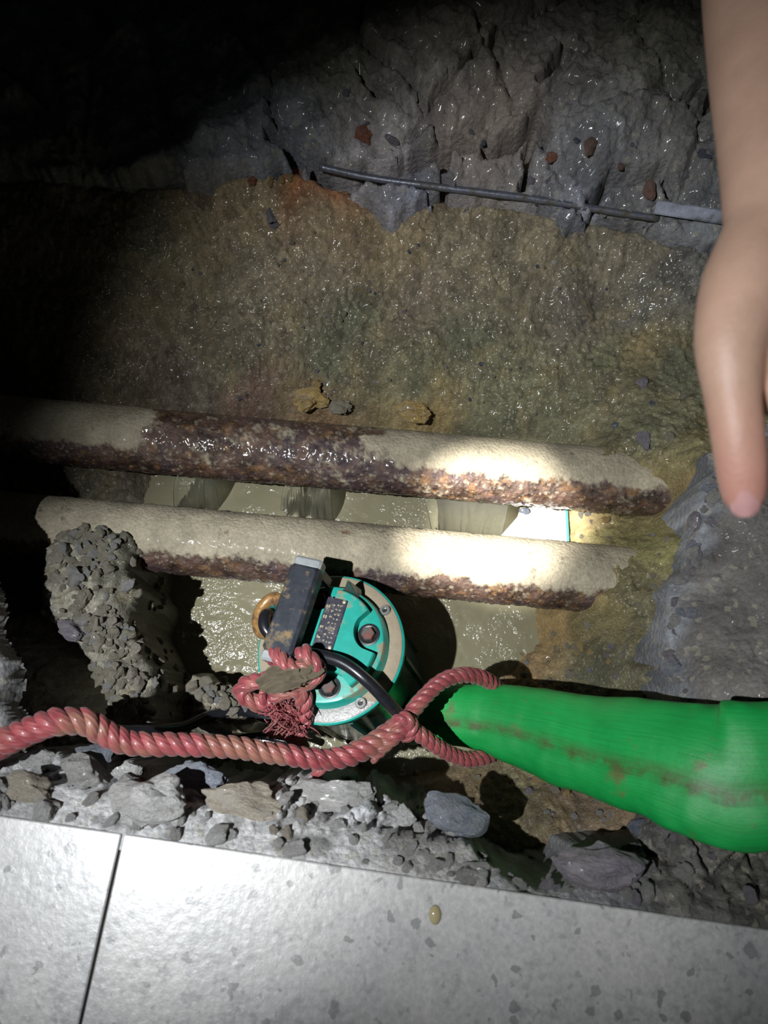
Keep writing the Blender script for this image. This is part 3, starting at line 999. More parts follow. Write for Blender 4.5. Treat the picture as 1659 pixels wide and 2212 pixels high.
# gravel lying on the far slope and round the pipes
for i in range(110):
    cx, cy = rng.uniform(380, 1500), rng.uniform(470, 900)
    p = surf(cx, cy, -.17, ground_h)
    s = rng.choice([.002, .0025, .003, .004])
    place_rock('pebble', rng.choice(CLODS), rng.choice([R_PURP, R_GREY, R_CLOD, R_YEL, R_DARK, R_CLOD]), p + np.array([0, 0, s * .1]), s, rng, ground)
for cx, cy, s, mt in ((1390, 950, .013, R_PURP), (1388, 832, .009, R_PURP), (1200, 690, .007, R_CLOD), (1196, 566, .004, R_WHITE), (1445, 945, .008, R_CLOD), (585, 470, .012, R_PURP), (592, 488, .008, R_PURP), (1330, 920, .006, R_DARK), (1408, 872, .005, R_DARK)):
    p = surf(cx, cy, -.17, ground_h)
    place_rock('pebble', rng.choice(ROCKS), mt, p, s, rng, ground, 1.2)
# stones and yellow gravel between and right of the pipes
for i in range(70):
    cx, cy = rng.choice([(rng.uniform(1240, 1330), rng.uniform(1105, 1200)), (rng.uniform(1100, 1280), rng.uniform(1330, 1480)), (rng.uniform(1150, 1420), rng.uniform(1680, 1820)), (rng.uniform(580, 1000), rng.uniform(1650, 1720))])
    p = surf(cx, cy, -.22, ground_h)
    if p[2] < -.32: continue
    s = rng.choice([.003, .004, .005, .007])
    place_rock('pebble', rng.choice(CLODS), rng.choice([R_YEL, R_CLOD, R_CLOD, R_GREY]), p, s, rng, ground)
# brick crumbs bedded in the far concrete
for cx, cy, s in ((782, 288, .012), (796, 305, .008), (1197, 336, .011), (1275, 318, .013), (1400, 412, .012), (1340, 360, .006)):
    p = surf(cx, cy, -.05, far_h)
    place_rock('brick_crumb', rng.choice(ROCKS), R_RED if cx < 1250 else rock_mat('faded_brick', (.24, .13, .10)), p, s, rng, wall_far, 1.2)
for i in range(26):
    cx, cy = rng.uniform(540, 760), rng.uniform(362, 398)
    p = surf(cx, cy, -.085, ground_h)
    s = rng.choice([.004, .006, .008])
    place_rock('brick_crumb', rng.choice(CLODS), rng.choice([R_RED, R_YEL, R_RED, R_DARK]), p, s, rng, ground)
for i in range(40):
    cx, cy = rng.uniform(620, 1540), rng.uniform(190, 500)
    p = surf(cx, cy, -.06, far_h)
    if p[2] < -.13: continue
    s = rng.choice([.004, .006, .009, .012])
    place_rock('stone', rng.choice(ROCKS), rng.choice([R_PURP, R_DARK, R_PURP, R_GREY]), p - np.array([0, 0, s * .6]), s, rng, wall_far, 1.2)

for i in range(46):
    t = rng.uniform(970, 1560)
    ex = np.interp(t, [965, 1110, 1225, 1270, 1400, 1540, 1650], [1545, 1515, 1480, 1450, 1440, 1470, 1470]) + rng.gauss(14, 14)
    p = surf(ex, t, -.08, right_h)
    if p[2] < -.14: continue
    s_ = rng.choice([.003, .004, .006, .008, .011])
    place_rock('stone', rng.choice(ROCKS), rng.choice([R_BLUE, R_GREY, R_PURP, R_GREY]), p + np.array([0, 0, s_ * .1]), s_, rng, wall_right, rng.uniform(1, 1.4))

# loose stones that can be singled out
LOOSE = [
    ('rubble_stone', 'bluish grey stone lying under the red rope on the crumbled edge', 'stone', 420, 1682, .027, R_BLUE, 1.25, 3),
    ('rubble_stone', 'large pale concrete lump above the joint between the two floor tiles', 'stone', 335, 1728, .030, R_LIGHT, 1.3, 5),
    ('rubble_stone', 'grey concrete lump with a pale face beside the rope bend', 'stone', 195, 1680, .026, R_GREY, 1.2, 1),
    ('rubble_stone', 'tan stone near the left frame edge below the rope', 'stone', 68, 1700, .021, R_TAN, 1.2, 7),
    ('rubble_stone', 'small pale stone tucked under the left end of the red rope arch', 'stone', 92, 1640, .020, R_LIGHT, 1.1, 2),
    ('rubble_stone', 'bluish stone under the rope just right of its arch', 'stone', 212, 1630, .018, R_BLUE, 1.1, 9),
    ('rubble_stone', 'small bright white stone above the pale concrete lump', 'stone', 282, 1668, .012, R_WHITE, 1.4, 4),
    ('rubble_stone', 'grey stone slab between the white stone and the pale lump', 'stone', 282, 1705, .015, R_GREY, 1.1, 6),
    ('brick_piece', 'tiny red brick piece beside the small white stone', 'brick piece', 304, 1690, .007, R_RED, 1.3, 8),
    ('rubble_stone', 'long tan grey concrete chunk right of the bluish stone', 'stone', 530, 1735, .024, R_TAN, 1.8, 10),
    ('rubble_stone', 'broad bluish white stone at the middle of the crumbled edge', 'stone', 720, 1718, .026, R_LIGHT, 1.7, 11),
    ('rubble_stone', 'small shiny white stone right of the broad bluish white one', 'stone', 868, 1758, .011, R_WHITE, 1.4, 12),
    ('rubble_stone', 'mauve grey stone with tan patches beside the dark crevice', 'stone', 985, 1750, .026, R_BLUE, 1.3, 13),
    ('rubble_stone', 'dark slate blue stone under the green hose', 'stone', 1410, 1806, .025, R_DARK, 1.1, 0),
    ('rubble_stone', 'grey angular stone right of the dark crevice', 'stone', 1290, 1876, .030, R_PURP, 1.5, 5),
    ('rubble_stone', 'small grey stone on the dark soil left of the pump rope end', 'stone', 590, 1582, .008, R_GREY, 1.8, 2),
    ('rubble_stone', 'grey oblong stone between the black cable and the red rope', 'stone', 462, 1572, .011, R_GREY, 2.1, 4),
    ('soil_clod', 'ochre soil clod sitting on the soil above the farther pipe', 'soil clod', 668, 872, .022, R_YEL, 1.3, 3),
    ('soil_clod', 'small ochre tip on top of the bigger ochre clod', 'soil clod', 684, 838, .009, R_YEL, 1.0, 5),
    ('soil_clod', 'brown clod just right of the big ochre clod', 'soil clod', 735, 885, .014, R_CLOD, 1.1, 6),
    ('soil_clod', 'yellowish clod above the farther pipe near its muddy part', 'soil clod', 900, 895, .017, R_YEL, 1.4, 8),
    ('rubble_stone', 'grey stone half buried in the left soil heap', 'stone', 158, 1362, .017, R_PURP, 1.2, 9),
    ('rubble_stone', 'small pale stone in the dark hollow left of the soil heap', 'stone', 60, 1455, .009, R_GREY, 1.2, 1),
    ('rubble_stone', 'pale stone behind the left end of the red rope', 'stone', 92, 1558, .013, R_GREY, 1.1, 7),
]
for nm, lab, cat, px, py, s, mt, st, k in LOOSE:
    f = near_h if py > 1600 and not (1380 < px < 1440) else ground_h
    p = surf(px, py, -.06, f)
    if p[2] < -.25 or (py > 1600 and p[2] < -.11):
        p = at(px, py, (-.03 if 1380 < px < 1440 else -.075) if py > 1600 else -.2)
    me = (rock_mesh(200 + k * 3 + px, .75, 4, 10, .13) if nm != 'soil_clod' else rock_mesh(200 + k + px, .9, 4, 4, .24))
    me.materials.append(mt)
    o = bpy.data.objects.new(nm, me)
    o.location = p + np.array([0, 0, s * .5])
    o.scale = (s * st, s, s * .9)
    o.rotation_euler = (rng.uniform(-.2, .2), rng.uniform(-.2, .2), -.14 + rng.uniform(-.25, .25))
    COL.objects.link(o)
    tag(o, lab, cat)

# ------------------------------------------------------------------ rod and flat steel bar bedded in the far concrete
M_STEEL = plain('dull_wet_steel', (.16, .17, .21), .35, .5, 160, .4, .5, .0008, (.10, .09, .07), .4)
M_BAR = plain('pale_bluish_steel', (.36, .39, .48), .4, .3, 160, .35, .5, .0008, (.14, .14, .15), .5)
pts = [at(a, b, -.072) for a, b in ROD_PX[:6]]
for q_ in pts:
    q_[2] = h1(FAR, q_[0], q_[1]) - .0032
p, _ = catmull(pts, 60)
rod = link('steel_rod', tube_mesh('steel_rod', p, .0048, 12), M_STEEL)
tag(rod, 'thin dark steel rod bedded in the cracked far concrete', 'rod')
a, b = at(1415, 447, -.068), at(1590, 474, -.068)
L = np.linalg.norm(b - a)
bar = MB().box((0, 0, 0), (L, .017, .007), .0016).build('steel_bar', M_BAR)
bar.location = (a + b) / 2
bar.rotation_euler = (math.radians(35), 0, math.atan2(b[1] - a[1], b[0] - a[0]))
tag(bar, 'short pale bluish flat steel bar at the end of the thin rod', 'bar')

# ------------------------------------------------------------------ white board between the pipes
M_WBOARD = plain('white_plastic', (.82, .82, .79), .25, 0, 60, .04, .1, .0004)
M_TEAL = plain('teal_stripe', (.06, .30, .27), .4)
board = empty('white_board', at(1170, 1150, -.285))
C0 = np.array(board.location)
z0, z1 = -.275, -.268
quad = [at(a, b, z1) for a, b in ((1040, 1205), (1232, 1215), (1222, 1070), (1168, 1060))]  # the slanted left side puts a shadow edge into the board's outline
lo = [p - np.array([0, 0, .014]) for p in quad]
MB().loft([[tuple(p - C0) for p in lo], [tuple(p - C0) for p in quad]]).build('panel', M_WBOARD, board)
qs = [at(a, b, z1 + .0006) for a, b in ((1227, 1215), (1232, 1215), (1225, 1072), (1219, 1072))]
ql = [p - np.array([0, 0, .0012]) for p in qs]
o = MB().loft([[tuple(p - C0) for p in ql], [tuple(p - C0) for p in qs]]).build('stripe', M_TEAL, board)
tag(o, 'teal edge stripe')
tag(board, 'white plastic board with a teal edge stripe showing between the two pipes', 'board')
me = rock_mesh(77, .8, 2, 6, .1); me.materials.append(R_DARK)
o = bpy.data.objects.new('dark_stone', me); o.location = at(1132, 1104, -.262); o.scale = (.0075,) * 3
COL.objects.link(o); tag(o, 'small blue black stone on the corner of the white board', 'stone')

# ------------------------------------------------------------------ water pouring off the farther pipe


def pour(label, x0, x1, y0, y1, fan, seed):
    """a thin pleated curtain of falling water, closed, about a millimetre thick"""
    nu, nv = 90, 26
    V = []
    for side in (1, -1):
        for u in np.linspace(0, 1, nu):
            px = x0 + (x1 - x0) * u
            thick = .0007 + .0010 * max(0, float(vnoise(np.array([u * 9.]), np.array([seed * 3.]), 1.7, seed)[0])) 
            ed = min(1, min(u, 1 - u) * 12)
            a = at(px, y0 + (px - x0) * .08, -.236)
            b = at(px + fan * (u - .5) * (x1 - x0), y1 + (px - x0) * .08 + 9 * float(vnoise(np.array([u * 6.]), np.array([2.]), 1., seed + 2)[0]), WATER_Z - .002)
            for v in np.linspace(0, 1, nv):
                p = a * (1 - v) + b * v + np.array([0, -.010 * math.sin(v * 1.57) , .014 * math.sin(v * 3.1416)])
                w = .0018 * float(vnoise(np.array([u * 16. + v * .7]), np.array([v * .6]), 1.6, seed + 5)[0]) * (.3 + v)
                V.append(p + np.array([0, -1, .3]) * (w + side * thick * ed))
    i, j = np.meshgrid(np.arange(nu - 1), np.arange(nv - 1), indexing='ij')
    Q = np.stack([i * nv + j, i * nv + j + 1, (i + 1) * nv + j + 1, (i + 1) * nv + j], -1).reshape(-1, 4)
    k = nu * nv
    rim = [(j_, j_ + 1, j_ + 1 + k, j_ + k) for j_ in range(nv - 1)] + [((nu - 1) * nv + j_ + 1, (nu - 1) * nv + j_, (nu - 1) * nv + j_ + k, (nu - 1) * nv + j_ + 1 + k) for j_ in range(nv - 1)]
    rim += [((i_ + 1) * nv, i_ * nv, i_ * nv + k, (i_ + 1) * nv + k) for i_ in range(nu - 1)] + [(i_ * nv + nv - 1, (i_ + 1) * nv + nv - 1, (i_ + 1) * nv + nv - 1 + k, i_ * nv + nv - 1 + k) for i_ in range(nu - 1)]
    o = link('water_stream', mesh_np('water_stream', np.array(V), np.vstack([Q, Q[:, ::-1] + k, np.array(rim)])), M_FALL)
    tag(o, label, 'water stream', 'water pouring between the pipes')
    return o


pour('wide curtain of water falling off the farther pipe left of the white board', 912, 1100, 1062, 1150, -.25, 1)
pour('narrow jet of water falling off the middle of the farther pipe', 618, 655, 1042, 1098, .6, 2)
pour('narrow forked jet of water just right of the middle jet', 668, 712, 1046, 1104, .5, 4)
pour('dim bluish stream of water falling off the pipe farther left', 385, 470, 1020, 1088, .15, 3)

# ------------------------------------------------------------------ submersible pump
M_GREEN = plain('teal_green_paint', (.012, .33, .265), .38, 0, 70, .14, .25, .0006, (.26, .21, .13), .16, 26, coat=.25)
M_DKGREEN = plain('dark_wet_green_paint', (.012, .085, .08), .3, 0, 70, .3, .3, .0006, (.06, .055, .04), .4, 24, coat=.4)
m = NT('muddy_flange')
v = m.coord()
sy = m.n('ShaderNodeSeparateXYZ'); m.l(v, sy.inputs[0])
nz = m.noise(v, 120, 4, .6)
clean = m.math('GREATER_THAN', m.math('ADD', m.math('MULTIPLY', sy.outputs[1], -1), m.math('MULTIPLY', nz, .012)), .052)
c = m.mix(clean, m.mix(nz, (.23, .19, .13), (.36, .30, .21)), m.mix(nz, (.20, .195, .18), (.33, .32, .31)))
m.set(Base_Color=c, Roughness=m.mix(clean, (.7, .7, .7), (.35, .35, .35)))
m.b.inputs['Coat Weight'].default_value = .2
m.bump(m.noise(v, 300, 3, .6), .6, .001)
M_FLANGE = m.m
M_HANDLE = plain('black_greasy_steel', (.035, .04, .052), .42, .2, 90, .4, .35, .0006, (.24, .17, .08), .28, 40, coat=.2)
M_GRIP_END = plain('bare_grey_steel', (.42, .45, .46), .35, .35, 120, .2, .3, .0004)
M_PLATE = plain('dark_nameplate', (.055, .055, .075), .4, .4, 200, .4, .3, .0003, (.22, .19, .14), .3, 120)
M_EMB = plain('worn_embossing', (.42, .37, .25), .45, .3, 200, .2)
M_RUST = plain('rusty_gland', (.36, .20, .07), .35, .2, 110, .5, .6, .001, (.12, .06, .03), .45, 60, coat=.4)
M_REDRUST = plain('red_rust', (.19, .03, .018), .5, 0, 160, .4, .5, .0006, (.09, .085, .08), .9, 90)
M_SCREW = plain('bright_screw_steel', (.62, .62, .60), .25, .8, 200, .1, .1, .0002)
M_HOLE = plain('dark_recess', (.015, .017, .018), .4)
M_CABLE = plain('black_rubber', (.013, .014, .018), .3, 0, 120, .3, .15, .0004, coat=.3)

n_ax = np.array([-.20, .13, .97]); n_ax /= np.linalg.norm(n_ax)
hd = at(690, 1200, -.085) - at(625, 1410, -.085)
ly = hd - n_ax * (hd @ n_ax); ly /= np.linalg.norm(ly)
lx = np.cross(ly, n_ax)
PC = at(712, 1398, -.125)
PUMP_M = Matrix(((lx[0], ly[0], n_ax[0], PC[0]), (lx[1], ly[1], n_ax[1], PC[1]), (lx[2], ly[2], n_ax[2], PC[2]), (0, 0, 0, 1)))
pump = empty('submersible_pump')
pump.matrix_world = PUMP_M
tag(pump, 'green round submersible pump with a black strap handle standing in the muddy water', 'pump')


def ploc(x, y, z):
    return np.array(PUMP_M @ Vector((x, y, z)))


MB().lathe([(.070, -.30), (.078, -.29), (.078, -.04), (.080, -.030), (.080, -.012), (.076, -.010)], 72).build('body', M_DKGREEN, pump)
fin = MB()
for k in range(10):
    a = 2 * math.pi * k / 10 + .2
    ca, sa = math.cos(a), math.sin(a)
    ring = []
    for z in (-.27, -.034):
        ring.append([(ca * r_ - sa * w_, sa * r_ + ca * w_, z) for r_, w_ in ((.074, -.003), (.0825, -.0022), (.0825, .0022), (.074, .003))])
    fin.loft(ring)
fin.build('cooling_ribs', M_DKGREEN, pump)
MB().lathe([(.082, -.013), (.0855, -.0115), (.0862, -.0015), (.0845, 0.0), (.0835, .0002)], 96, caps=True).build('flange_edge', M_GREEN, pump)
MB().lathe([(.0838, -.004), (.0838, .0010), (.082, .0018), (.067, .0018), (.067, -.004)], 96).build('flange_face', M_FLANGE, pump)
MB().lathe([(.0700, .0010), (.0690, .0025), (.0672, .0150), (.0655, .0172), (.0620, .0180)], 96).build('cover', M_GREEN, pump)
# raised star-shaped plate with four bolt notches
NA = math.radians(24)
prof = []
for k in range(180):
    th = 2 * math.pi * k / 180
    r_ = .0605
    for q in range(4):
        dl = (th - NA - q * math.pi / 2 + math.pi) % (2 * math.pi) - math.pi
        a_, rn = .0600, .0240
        s_ = rn * rn - (a_ * math.sin(dl)) ** 2
        if abs(dl) < 1 and s_ > 0:
            r_ = min(r_, a_ * math.cos(dl) - math.sqrt(s_))
    prof.append((r_ * math.cos(th), r_ * math.sin(th)))
MB().loft([[(x, y, .016) for x, y in prof], [(x, y, .0285) for x, y in prof], [(x * .975, y * .975, .0300) for x, y in prof]]).build('raised_plate', M_GREEN, pump)
for q in range(4):
    a = NA + q * math.pi / 2
    bx, by = .050 * math.cos(a), .050 * math.sin(a)
    o = MB().lathe([(.0125, .0172), (.0125, .0188), (.0105, .0192), (.0095, .0186)], 28, (bx, by, 0)).build('bolt_recess', M_HOLE, pump)
    hexv = [[(bx + r_ * math.cos(2 * math.pi * j / 6 + .3), by + r_ * math.sin(2 * math.pi * j / 6 + .3), z) for j in range(6)] for r_, z in ((.0078, .0180), (.0078, .0235), (.0066, .0246))]
    o2 = MB().loft(hexv).build('bolt_head', M_REDRUST, o)
    if q == 0: tag(o2, 'red rusty bolt head')
# flange screws
for ang in (-43, 47, 137, 227):
    a = math.radians(ang)
    sx_, sy_ = .0752 * math.cos(a), .0752 * math.sin(a)
    o = MB().lathe([(.0062, .0016), (.0062, .0048), (.0054, .0056), (.0030, .0056), (.0027, .0030)], 24, (sx_, sy_, 0)).build('screw', M_SCREW, pump)
    MB().lathe([(.0027, .0030), (.0024, .0034)], 6, (sx_, sy_, 0)).build('socket', M_HOLE, o)
# nameplate with rows of embossed characters
pl = MB().box((.0030, .020, .0308), (.024, .058, .0018), .0006).build('nameplate', M_PLATE, pump)
r = random.Random(8)
em = MB()
for row, (ox, n_, w_, h_) in enumerate(((-.0078, 4, .0042, .0052), (-.0015, 7, .0030, .0030), (.0028, 9, .0022, .0024), (.0066, 9, .0022, .0024))):
    for k in range(n_):
        cy = .020 - .024 + .048 * (k + .5) / n_
        for s_ in range(2):
            em.box((.0030 + ox + (s_ - .5) * h_ * .45 + r.uniform(-.0003, .0003), cy + r.uniform(-.0004, .0004), .0319), (h_ * r.uniform(.25, .45), w_ * r.uniform(.4, .9), .0006))
em.build('embossed_characters', M_EMB, pl)['kind'] = 'stuff'
for yy in (-.0065, .0465):
    MB().lathe([(.0022, .0314), (.0020, .0326), (.0008, .0330)], 14, (.0030 + .0085, yy, 0)).build('rivet', M_EMB, pl)
# strap handle
HX, HY, HZ = -.031, .018, .060
hand = MB().box((HX, HY, HZ), (.035, .100, .022), .0035).build('handle', M_HANDLE, pump)
for s_ in (-1, 1):
    MB().box((HX, HY + s_ * .054, HZ - .001), (.033, .012, .019), .0025).build('handle_end', M_GRIP_END, hand)
    leg = MB()
    leg.loft([[(HX - .0145, HY + s_ * .050 - .005, z), (HX + .0145, HY + s_ * .050 - .005, z), (HX + .0145, HY + s_ * .050 + .005, z), (HX - .0145, HY + s_ * .050 + .005, z)] for z in (.016, HZ - .008)])
    leg.build('handle_leg', M_HANDLE, hand)
# pointed cast lug beside the handle foot
MB().loft([[(.000, .058, .012), (.026, .052, .012), (.020, .070, .012), (.006, .072, .012)], [(.010, .068, .040), (.0125, .0675, .040), (.0125, .0695, .040), (.010, .070, .040)]]).build('cast_lug', M_DKGREEN, pump)
# cable gland: oval rusty clamp with the cable in it
GX, GY = -.0665, .012
a = np.linspace(0, 2 * np.pi, 41)[:-1]
ov = np.stack([GX + .0145 * np.cos(a), GY + .0205 * np.sin(a), np.full(40, .034) + .003 * np.cos(a)], 1)
ring = [[tuple(c + np.array([math.cos(t_) * .0075 * math.cos(b_), math.sin(t_) * .0075 * math.cos(b_), .009 * math.sin(b_)])) for b_ in np.linspace(0, 2 * np.pi, 14, endpoint=False)] for c, t_ in zip(ov, a)]
gl = MB()
fl = [p_ for rr in ring for p_ in rr]
fq = [(i * 14 + j, ((i + 1) % 40) * 14 + j, ((i + 1) % 40) * 14 + (j + 1) % 14, i * 14 + (j + 1) % 14) for i in range(40) for j in range(14)]
gl.add(fl, fq)
gland = gl.build('cable_gland', M_RUST, pump, smooth=True)
tag(gland, 'rusty oval cable gland')
MB().lathe([(.021, .008), (.020, .030), (.013, .034)], 28, (GX, GY, 0)).build('gland_seat', M_DKGREEN, gland)
cp = [(GX, GY, .030), (GX + .000, GY - .003, .047), (GX + .006, GY - .018, .050), (HX - .012, -.016, .043), (HX + .012, -.022, .042), (.006, -.020, .045), (.036, -.0215, .046), (.066, -.033, .040), (.092, -.048, .018), (.112, -.060, -.03), (.120, -.062, -.10), (.11, -.06, -.16)]
p, _ = catmull(cp, 110)
link('power_cable', tube_mesh('power_cable', p, .0068, 14), M_CABLE, pump)
# outlet stub towards the hose
out0 = np.array(PUMP_M.inverted() @ Vector(at(888, 1561, -.27)))
p, _ = catmull([(.03, -.03, -.20), tuple(out0 * np.array([.75, .75, 1])), tuple(out0)], 16)
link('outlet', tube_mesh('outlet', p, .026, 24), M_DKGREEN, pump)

# ------------------------------------------------------------------ ropes
m = NT('red_rope_fibre')
uvn = m.n('ShaderNodeUVMap')
sp = m.n('ShaderNodeSeparateXYZ'); m.l(uvn.outputs[0], sp.inputs[0])
yarn = m.math('SINE', m.math('ADD', m.math('MULTIPLY', sp.outputs[1], 6.28318 * 9), m.math('MULTIPLY', sp.outputs[0], 700)))
v = m.coord()
n1 = m.noise(v, 60, 4, .6)
n2 = m.noise(v, 25, 3, .6)
c = m.ramp(n1, [(.3, (.20, .030, .038)), (.6, (.32, .066, .072)), (.8, (.37, .135, .12))])
c = m.mix(m.ramp(n2, [(.48, 0.0), (.66, .6)]), c, (.25, .15, .09))
m.bump(m.math('ADD', m.math('MULTIPLY', yarn, .5), n1), .6, .0006)
m.set(Base_Color=c, Roughness=.55, Coat_Weight=.25, Coat_Roughness=.2)
m.b.inputs['Sheen Weight'].default_value = .15
M_ROPE = m.m
M_ROPEMUD = plain('rope_mud', (.46, .38, .26), .55, 0, 90, .35, 1.0, .006)


def rope(parent, pts, rad, pitch, seed, names='strand', nst=3, wob=.0):
    P = np.array([[*at(a, b, z), r_] for (a, b, z), r_ in zip(pts, np.broadcast_to(rad, (len(pts),)))])
    L = np.sum(np.linalg.norm(np.diff(P[:, :3], axis=0), axis=1))
    n = max(40, int(L / .0018))
    q, s = catmull(P, n)
    t, nn_, bb = frames(q[:, :3])
    R = q[:, 3]
    rs = np.random.RandomState(seed)
    for k in range(nst):
        ph = 2 * np.pi * k / nst + s / pitch * 2 * np.pi + seed
        wv = 1 + wob * vnoise(s, s * 0 + k, 30, seed)
        off = (nn_ * np.cos(ph)[:, None] + bb * np.sin(ph)[:, None]) * (R * .52 * wv)[:, None]
        me = tube_mesh(names, q[:, :3] + off - np.array(parent.location), R * .545, 12)
        link(names, me, M_ROPE, parent)


long_rope = empty('rope', at(0, 1605, -.02))
tag(long_rope, 'long red twisted rope running from the left edge and looped round the green hose end', 'rope')
main = [(-90, 1650, .0), (-20, 1618, .0), (60, 1580, .002), (130, 1558, .004), (190, 1562, -.004), (235, 1588, -.014), (290, 1606, -.022), (380, 1608, -.03), (500, 1614, -.045), (610, 1630, -.06), (710, 1640, -.075), (780, 1622, -.085), (835, 1588, -.095), (872, 1560, -.10)]
rope(long_rope, main, [.0135, .0135, .013, .0125, .0125, .0120, .0112, .011, .0108, .0105, .0105, .0115, .012, .010], .036, 1, wob=.12)
up_ = [(868, 1568, -.098), (885, 1545, -.096), (915, 1508, -.098), (955, 1472, -.105), (1000, 1458, -.115), (1040, 1464, -.128), (1068, 1480, -.15), (1085, 1500, -.18)]
rope(long_rope, up_, .0088, .027, 2)
dn_ = [(800, 1634, -.092), (850, 1592, -.088), (880, 1572, -.092), (915, 1592, -.10), (960, 1622, -.118), (1005, 1640, -.135), (1045, 1636, -.15), (1075, 1625, -.17)]
rope(long_rope, dn_, .0086, .027, 3)
p, _ = catmull([at(850, 1582, -.088), at(866, 1548, -.080), at(890, 1556, -.076), at(892, 1582, -.086), at(868, 1592, -.092)], 40)
# binding turn at the eye of the loop
rope(long_rope, [(846, 1578, -.094), (866, 1552, -.084), (888, 1560, -.084), (884, 1586, -.092), (858, 1590, -.098)], .0072, .03, 6)
rope(long_rope, [(700, 1642, -.078), (690, 1658, -.082), (682, 1676, -.09)], [.008, .008, .006], .04, 8)

knot = empty('rope', ploc(-.04, -.035, .04))
tag(knot, 'short red rope knotted to the pump handle with a frayed muddy end', 'rope')
zz = lambda x, y, z: (x, y, z)
rope(knot, [(604, 1440, -.085), (590, 1420, -.074), (596, 1406, -.07), (606, 1424, -.062), (630, 1444, -.060), (662, 1442, -.062), (682, 1450, -.068), (660, 1466, -.072), (612, 1466, -.072), (575, 1462, -.078)], .0085, .035, 11, wob=.25)
rope(knot, [(650, 1424, -.074), (656, 1408, -.066), (664, 1420, -.062), (684, 1440, -.064), (672, 1468, -.075), (622, 1478, -.078), (570, 1470, -.082), (530, 1478, -.092), (524, 1502, -.10), (560, 1520, -.106), (602, 1522, -.108)], .0092, .04, 12, wob=.25)
rope(knot, [(590, 1500, -.098), (620, 1490, -.088), (648, 1492, -.088), (658, 1520, -.10), (655, 1556, -.115), (640, 1590, -.13), (650, 1618, -.15)], .0098, .04, 13, wob=.25)
rope(knot, [(560, 1500, -.10), (590, 1530, -.11), (625, 1545, -.115), (640, 1570, -.12), (612, 1590, -.13)], .009, .04, 14, wob=.3)
me = rock_mesh(91, .8, 4, 1, .3); me.materials.append(M_ROPEMUD)
o = bpy.data.objects.new('mud_patch', me)
o.parent = knot; o.location = Vector(at(624, 1464, -.058)) - knot.location; o.scale = (.028, .0135, .009); o.rotation_euler = (0, 0, .32)
COL.objects.link(o); tag(o, 'tan wet mud patch on the knot')
rs = np.random.RandomState(3)
V_, Q_, base = [], [], 0
for k in range(150):
    sx_, sy_ = rs.uniform(575, 655), rs.uniform(1505, 1580)
    d_ = rs.uniform(-1, 1); l_ = rs.uniform(15, 55)
    z_ = -.11 + rs.uniform(-.01, .015)
    pts = [at(sx_ + 3 * rs.randn(), sy_, z_), at(sx_ + d_ * l_ * .5 + 4 * rs.randn(), sy_ + l_ * .35, z_ + .008), at(sx_ + d_ * l_ + 6 * rs.randn(), sy_ + l_ * rs.uniform(.1, .9), z_ + rs.uniform(-.012, .006))]
    p, _ = catmull(pts, 8)
    p = p - np.array(knot.location)
    me = tube_mesh('f', p, np.linspace(.0008, .0004, 8), 4)
    vv = np.empty(len(me.vertices) * 3, np.float32); me.vertices.foreach_get('co', vv)
    V_.append(vv.reshape(-1, 3)); Q_ += [tuple(i + base for i in f.vertices) for f in me.polygons]
    base += len(vv) // 3
    bpy.data.meshes.remove(me)
Q4 = np.array([q for q in Q_ if len(q) == 4])
fr = link('frayed_fibres', mesh_np('frayed_fibres', np.vstack(V_), Q4), M_ROPE, knot)
fr['kind'] = 'stuff'

# ------------------------------------------------------------------ black cables behind the rope
for lab, pts, rad in (('black cable running behind the red rope towards the pump', [(-60, 1590, -.06), (80, 1575, -.07), (180, 1575, -.09), (290, 1578, -.12), (390, 1572, -.16), (450, 1548, -.19), (520, 1536, -.21), (580, 1552, -.22), (640, 1570, -.22)], .0066),
                      ('thinner black cable below the other one beside the grey oblong stone', [(330, 1612, -.15), (400, 1606, -.19), (480, 1602, -.22), (560, 1590, -.235), (620, 1602, -.235), (660, 1612, -.245)], .0045)):
    p, _ = catmull([at(*q) for q in pts], 90)
    o = link('black_cable', tube_mesh('black_cable', p, rad, 12), M_CABLE)
    tag(o, lab, 'cable')

# ------------------------------------------------------------------ green lay-flat hose
m = NT('green_hose_rubber')
uvn = m.n('ShaderNodeUVMap')
v = m.coord()
sp = m.n('ShaderNodeSeparateXYZ'); m.l(uvn.outputs[0], sp.inputs[0])
n1 = m.noise(v, 16, 5, .6); n2 = m.noise(v, 60, 5, .65)
c = m.ramp(n1, [(.3, (.004, .27, .05)), (.7, (.012, .36, .075))])
cr = m.math('ABSOLUTE', m.math('SUBTRACT', sp.outputs[1], m.math('ADD', .285, m.math('MULTIPLY', m.math('SUBTRACT', n2, .5), .05))))
line = m.ramp(cr, [(.006, 1.0), (.03, 0.0)])
brk = m.ramp(n2, [(.35, .15), (.6, .85)])
c = m.mix(m.math('MULTIPLY', line, brk), c, (.07, .085, .028))
st = m.ramp(m.noise(v, 30, 6, .7), [(.60, 0.0), (.70, .7)])
c = m.mix(st, c, (.15, .11, .05))
mp = m.n('ShaderNodeMapping'); mp.inputs['Scale'].default_value = (6, 60, 1); m.l(uvn.outputs[0], mp.inputs['Vector'])
n3 = m.noise(mp.outputs[0], 3, 5, .7)
c = m.mix(.5, c, m.ramp(n3, [(.3, .55), (.5, 1.0), (.75, 1.3)]), 'MULTIPLY')
m.bump(m.math('ADD', m.math('ADD', n2, m.math('MULTIPLY', n1, 2)), m.math('MULTIPLY', n3, .7)), .35, .0016)
m.set(Base_Color=c, Roughness=.46)
M_HOSE = m.m
